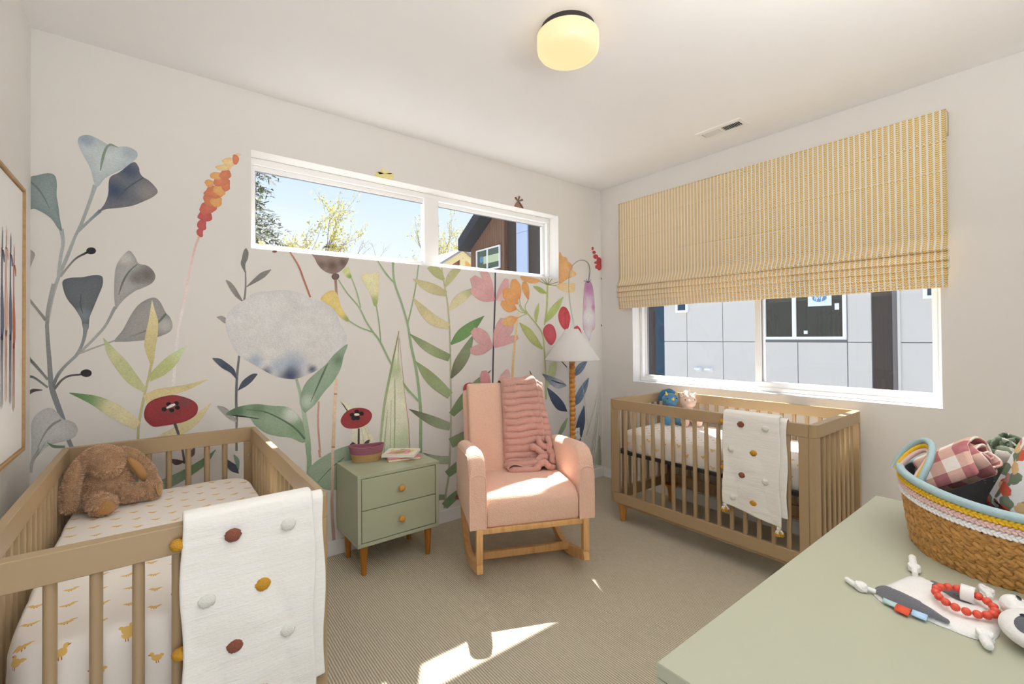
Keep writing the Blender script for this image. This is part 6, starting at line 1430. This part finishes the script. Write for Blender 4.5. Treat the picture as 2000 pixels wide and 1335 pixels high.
# ---------------------------------------------------------------- outside: ground, neighbours, trees
G0 = -3.0
M['ground'] = mat('light_paving', (150, 146, 140), .9, .08, 2)
gr = MB().bb(-40, 60, -30, 80, G0-.2, G0).build('ground', M['ground']); gr['kind'] = 'structure'
M['panel'] = mat('grey_fibre_panel', (190, 182, 170), .8, .02, 3)
M['panel2'] = mat('blue_grey_panel', (168, 176, 190), .8, .02, 3)
M['brown'] = wood('brown_siding', (88, 62, 46), (118, 86, 66), (30, 30, 1.2), .7)
M['darkb'] = wood('dark_brown_siding', (52, 44, 38), (64, 54, 46), (30, 30, 1.2), .7)
M['roofd'] = mat('dark_fascia', (50, 50, 52), .8, .15, 20)
M['wglass'] = mat('dark_window_glass', (50, 50, 42), .08, .15, 3)
M['teal'] = mat('dark_teal_paint', (30, 58, 74), .5, .05, 5)
M['joint'] = mat('panel_joint', (120, 120, 122), .9)
nh = tag(empty('neighbour_house', (5, 0, G0)), 'grey panelled neighbouring house seen below the roman blind', 'building')
def nb(name, y0, y1, z0, z1, m, parent=nh, d0=0.0, d1=.04):
    return rbox(name, d0, d1, y0, y1, z0-G0, z1-G0, m, parent, 0)
MB().bb(.03, 6, -5.0, 2.611, 0, 10.2).build('house_wall', M['joint'], nh)
ys = [-4.0, -3.1, -2.3, -1.205, -.900, -.594, .095, .627, 1.358, 2.089, 2.609]
zs = [G0+.01, -1.2, 0.0, 1.212, 2.42, 3.62, 4.82, 7.1]
for a, b_ in zip(ys[:-1], ys[1:]):
    if a == -1.205: continue
    for z0, z1 in zip(zs[:-1], zs[1:]):
        if z0 == 1.212 and -.594 <= a < .627: continue
        nb('wall_panel', a+.006, b_-.006, z0+.006, z1-.006, M['panel'], nh, 0, .028)
nb('recessed_panel', -1.203, -.905, G0+.02, 7.0, M['darkb'], nh, .02, .06)
nb('corner_trim', -1.235, -1.203, G0+.02, 7.0, M['panel'], nh, -.03, .03)
nb('reveal', -1.203, -1.14, G0+.02, 7.0, mat('grey_reveal', (112, 104, 100), .8), nh, .005, .06)
def far_window(name, y0, y1, z0, z1, splits, parent, x=-.03, m=None):
    w_ = rbox(name, x+.012, x+.028, y0, y1, z0-G0, z1-G0, m or M['wglass'], parent, 0)
    fw = .045
    for a in ((y0-fw, y1+fw, z0-fw, z0), (y0-fw, y1+fw, z1, z1+fw), (y0-fw, y0, z0, z1), (y1, y1+fw, z0, z1)):
        rbox('window_frame', x-.02, x+.03, a[0], a[1], a[2]-G0, a[3]-G0, M['vinyl'], w_, 0)
    for s in splits: rbox('window_mullion', x-.015, x+.02, s-.03, s+.03, z0-G0, z1-G0, M['vinyl'], w_, 0)
    return w_
wn = far_window('window', -.548, .575, 1.30, 2.38, (.130,), nh)
st1 = rbox('sticker', -.022, -.019, -.40, -.07, 1.79-G0, 2.05-G0, mat('white_sticker', (206, 214, 204), .6), wn, 0)
o = MB().lathe([(0, 0), (.10, 0), (.10, .002), (0, .002)], 28, sy=.62).build('sticker_disc', mat('blue_print', (90, 126, 158), .6), wn); o.matrix_local = Matrix.Translation((-.024, -.235, 1.92-G0)) @ Matrix.Rotation(R(-90), 4, 'Y') @ Matrix.Rotation(R(90), 4, 'Z')
pale = mat('pale_print', (206, 218, 220), .6)
for ya, yb, za, zb in ((-.285, -.265, 1.955, 1.885), (-.262, -.262, 1.985, 1.86), (-.240, -.240, 1.945, 1.90), (-.225, -.205, 1.945, 1.90), (-.195, -.195, 1.965, 1.87), (-.180, -.170, 1.95, 1.895)):
    MB().tube([(-.0275, ya, za-G0), (-.0275, yb, zb-G0)], .006, 4).build('printed_stroke', pale, wn)
rbox('sticker', -.022, -.019, -.06, -.005, 1.345-G0, 1.40-G0, mat('white_sticker_small', (226, 226, 220), .6), wn, 0)
rbox('sticker', -.022, -.019, -.50, -.44, 1.72-G0, 1.82-G0, bpy.data.materials['white_sticker_small'], wn, 0)
far_window('window', 2.09, 2.27, 1.84, 2.6, (), nh, m=M['teal']); far_window('window', -2.1, -1.53, 1.86, 2.6, (), nh, m=M['teal'])
for y in (1.62, 1.83):
    o = MB().prism([(0, 0), (-.10, -.02), (-.10, -.05), (0, -.10)], y-.06, y+.06, 'y').build('white_wall_box', M['plastic'], nh); o.location = (0, 0, .72-G0)  # small white box on the grey wall
bh = tag(empty('brown_house', (5, 0, G0)), 'brown timber house with dark sloping roof edge at right of the high window', 'building')
MB().bb(.40, 6, 2.62, 6.40, 0, 10.0).build('dark_wall', M['darkb'], bh)
rbox('corner_post', .30, .40, 2.80, 3.02, 0, 10, M['teal'], bh, 0)  # narrow dark teal strip in front of the recessed wall
MB().bb(.02, 6, 6.40, 6.99, 0, 10.0).build('dark_wall', M['darkb'], bh)
for z0, z1 in ((0, 4.5), (4.51, 5.95), (5.96, 7.35), (7.36, 10)): rbox('wall_panel', -.02, .30, 6.995, 7.50, z0, z1, M['panel2'], bh, 0)
MB().bb(.12, 6, 7.505, 8.10, 0, 10.2).build('dark_wall', M['darkb'], bh)
MB().prism([(9.97, 0), (9.97, 4.33-G0), (8.70, 5.12-G0), (8.11, 5.55-G0), (8.11, 0)][::-1], .02, 6, 'x').build('gable_wall', M['brown'], bh)
for i in range(15):
    y = 8.12+i*.124
    ztop = min(np.interp(y, [8.11, 8.70, 9.97], [5.55, 5.12, 4.33]), np.interp(y+.11, [8.11, 8.70, 9.97, 11], [5.55, 5.12, 4.33, 3.7]))-G0-.02
    b_hi = y+.114
    if b_hi > 8.30 and y < 9.60:
        rbox('siding_board', -.002, .02, y, b_hi, 0, 3.42-G0, M['brown'], bh, 0); rbox('siding_board', -.002, .02, y, b_hi, 4.20-G0, ztop, M['brown'], bh, 0)
    else: rbox('siding_board', -.002, .02, y, b_hi, 0, ztop, M['brown'], bh, 0)
MB().prism([(10.06, 4.20-G0), (10.06, 4.58-G0), (7.9, 6.02-G0), (7.9, 5.66-G0)], -.45, 6, 'x').build('roof', M['roofd'], bh)
w_ = far_window('window', 8.34, 9.55, 3.50, 4.12, (8.97,), bh, -.03, mat('green_window_glass', (70, 84, 74), .1, .2, 2))
rbox('pale_blind', -.0225, -.0195, 8.36, 9.2, 3.68-G0, 3.92-G0, mat('pale_green_blind', (172, 180, 140), .7), w_, 0)  # plain pale green strip across the pane
o = MB().lathe([(0, 0), (.11, 0), (.11, .002), (0, .002)], 24).build('sticker_disc', bpy.data.materials['blue_print'], w_); o.matrix_local = Matrix.Translation((-.024, 9.30, 3.84-G0)) @ Matrix.Rotation(R(-90), 4, 'Y')

th_ = tag(empty('tan_house', (9.65, 18, G0)), 'tan gabled house with grey shingle roof beyond the high window', 'building')
M['tan'] = mat('tan_trim', (226, 196, 140), .8, .04, 3); M['tan2'] = mat('orange_tan_siding', (206, 160, 92), .8, .06, 6); M['shing'] = mat('grey_shingle', (142, 140, 136), .9, .25, 30)
M['rbr'] = mat('red_brown_siding', (128, 84, 68), .8, .1, 10)
H = -G0
MB().prism([(-3.0, 0), (3.0, 0), (3.0, 4.0+H), (0, 5.92+H), (-3.0, 4.0+H)], .02, 8, 'y').build('gable_wall', M['rbr'], th_)
MB().prism([(.12, 0), (3.0, 0), (3.0, 3.9+H), (.12, 5.7+H)], -.02, .0199, 'y').build('side_siding', M['tan2'], th_)
rbox('centre_post', -.16, .16, -.08, .0, 0, 5.55+H, M['tan'], th_, 0)
for sx in (-1, 1):
    MB().prism([(0, 5.58+H), (sx*3.3, 3.46+H), (sx*3.3, 3.86+H), (0, 5.96+H)][::sx], -.1, -.02, 'y').build('barge_board', M['tan'], th_)
    MB().prism([(0, 5.97+H), (sx*3.5, 3.74+H), (sx*3.5, 3.86+H), (0, 6.10+H)][::sx], -.25, 8.2, 'y').build('roof', M['shing'], th_)
gh = tag(empty('grey_roof_house', (8.2, 23, G0)), 'low house with plain grey roof at the middle of the high window', 'building')
MB().bb(-3.2, 2.6, .3, 7, 0, 4.5+H).build('house_wall', M['tan'], gh)
MB().add([(-3.8, 0, 4.75+H), (3.2, 0, 4.75+H), (3.2, 8, 4.75+H), (-3.8, 8, 4.75+H), (1.4, 4, 6.3+H), (2.6, 4, 6.3+H)], [(0, 1, 5, 4), (1, 2, 5), (2, 3, 4, 5), (3, 0, 4), (3, 2, 1, 0)]).build('roof', M['shing'], gh, smooth=False)

def leaf_mat(name, cols):
    m, t, b = nodes(name); n = noise_(t, coords(t, (1, 1, 1)), 3.0, 3, .8)
    c = ramp(t, n, [(.3, alb(cols[0])), (.5, alb(cols[1])), (.7, alb(cols[2]))]); L(t, c, b.inputs['Base Color']); b.inputs['Roughness'].default_value = .7
    tl = N(t, 'ShaderNodeBsdfTranslucent'); L(t, c, tl.inputs[0]); mx = N(t, 'ShaderNodeMixShader'); mx.inputs[0].default_value = .4
    out = t.nodes['Material Output']; L(t, b.outputs[0], mx.inputs[1]); L(t, tl.outputs[0], mx.inputs[2]); L(t, mx.outputs[0], out.inputs[0]); return m
M['bark'] = mat('grey_brown_bark', (126, 112, 96), .9, .25, 6)
M['spring'] = leaf_mat('spring_leaves', [(150, 138, 52), (190, 176, 84), (126, 128, 50)])
M['needle'] = leaf_mat('fir_needles', [(40, 52, 32), (58, 70, 40), (80, 86, 46)])
M['needle2'] = leaf_mat('dark_fir_needles', [(44, 58, 44), (56, 70, 52), (40, 54, 44)])
def tree(loc, h, spread, seed, leaves, lsize, label, first=.30, levels=4):
    rng = random.Random(seed); root = tag(empty('bare_tree' if leaves < 50 else 'budding_tree', loc), label, 'tree', 'trees beyond the high window')
    wood_, leaf = MB(), MB(); tips = []
    def branch(p, d, ln, rr, lev):
        pts = [p]; dd = Vector(d)
        for i in range(4):
            dd = (dd+Vector((rng.uniform(-1, 1), rng.uniform(-1, 1), rng.uniform(-.2, .8)))*.13).normalized(); pts.append(pts[-1]+dd*ln/4)
        wood_.tube(pts, [rr*(1-.16*i) for i in range(5)], 5 if lev < 2 else 3)
        if lev >= 2: tips.extend([pts[i]+(pts[i+1]-pts[i])*rng.random() for i in range(4) for _ in range(2)])
        if lev < levels:
            for k_ in range(4 if lev < 2 else 3):
                q = rng.uniform(first if lev == 0 else .25, 1.0); i = min(int(q*4), 3); b0 = pts[i]+(pts[i+1]-pts[i])*(q*4-i)
                a = rng.uniform(0, 6.283); out = (dd.orthogonal().normalized()*math.cos(a)+dd.cross(dd.orthogonal().normalized())*math.sin(a))
                branch(b0, (dd*.85+out*spread+Vector((0, 0, .25))).normalized(), ln*rng.uniform(.42, .62), rr*.45, lev+1)
    branch(Vector((0, 0, 0)), (0, 0, 1), h*.62, h*.011, 0)
    for _ in range(5):
        branch(Vector((0, 0, h*rng.uniform(.25, .45))), Vector((rng.uniform(-1, 1)*spread, rng.uniform(-1, 1)*spread, 1)).normalized(), h*.45, h*.006, 1)
    for _ in range(leaves):
        p = rng.choice(tips)+Vector((rng.gauss(0, .10), rng.gauss(0, .10), rng.gauss(0, .10))); a = Vector((rng.uniform(-1, 1), rng.uniform(-1, 1), rng.uniform(-1, 1))).normalized(); b2 = a.orthogonal().normalized()*lsize*.6; a = a*lsize*rng.uniform(.6, 1.3)
        leaf.add([p-a, p+b2, p+a, p-b2], [(0, 1, 2, 3)])
    wood_.build('branches', M['bark'], root, angle=80)
    if leaves: leaf.build('foliage', M['spring'], root, smooth=False)['kind'] = 'stuff'
    return root
def conifer(loc, h, r0, seed, m, label, n=16):
    rng = random.Random(seed); root = tag(empty('fir_tree', loc), label, 'tree', 'trees beyond the high window'); wood_, leaf = MB(), MB()
    wood_.tube([(0, 0, 0), (0, 0, h)], [h*.014, .01], 7)
    for j in range(n):
        q = j/n; z = h*(.14+.84*q); rr = r0*(1-q)**.8+.1
        for k_ in range(8):
            a = k_*.785+j*.9+rng.uniform(-.3, .3); L_ = rr*rng.uniform(.6, 1.1); d = Vector((math.cos(a), math.sin(a), 0))
            pts = [Vector((0, 0, z))+d*L_*t_+Vector((0, 0, (.10-.32*t_)*L_*t_)) for t_ in (0, .35, .7, 1)]
            wood_.tube(pts, [.03, .022, .014, .005], 4)
            for _ in range(int(30+60*L_)):
                t_ = rng.uniform(.12, 1); i = min(int(t_*3), 2); p = pts[i].lerp(pts[i+1], t_*3-i)+Vector((rng.gauss(0, .10), rng.gauss(0, .10), rng.gauss(-.05, .08)))*(.5+L_*.4)
                v = (d*.5+Vector((rng.uniform(-1, 1), rng.uniform(-1, 1), rng.uniform(-.7, .3)))).normalized(); s = v.orthogonal().normalized()*.035; v = v*rng.uniform(.08, .2)
                leaf.add([p-s, p+s, p+v+s*.3, p+v-s*.3], [(0, 1, 2, 3)])
    wood_.build('trunk_and_branches', M['bark'], root, angle=80); leaf.build('needles', m, root, smooth=False)['kind'] = 'stuff'
    return root
conifer((-1.60, 14.0, G0), 13.0, 3.4, 3, M['needle'], 'big green fir tree at the left edge of the high window', 22)
tree((.62, 15.5, G0), 9.6, .62, 11, 7500, .060, 'tall spring tree with sparse yellow leaves beside the green fir')
tree((2.5, 17.0, G0), 7.9, .6, 5, 900, .04, 'smaller budding tree right of the tall yellow leaved tree')
conifer((3.55, 20.5, G0), 9.6, 1.5, 8, M['needle2'], 'small dark fir tree near the bottom of the high window', 18)
tree((6.6, 20.0, G0), 6.4, .6, 21, 20, .04, 'leafless bush-like tree above the grey roof')
tree((12.5, 25.0, G0), 11.6, .45, 31, 4200, .085, 'spring tree with yellow leaves left of the brown house')
tree((14.6, 26.0, G0), 10.8, .45, 37, 3200, .085, 'spring tree with yellow leaves tucked behind the tan gable')
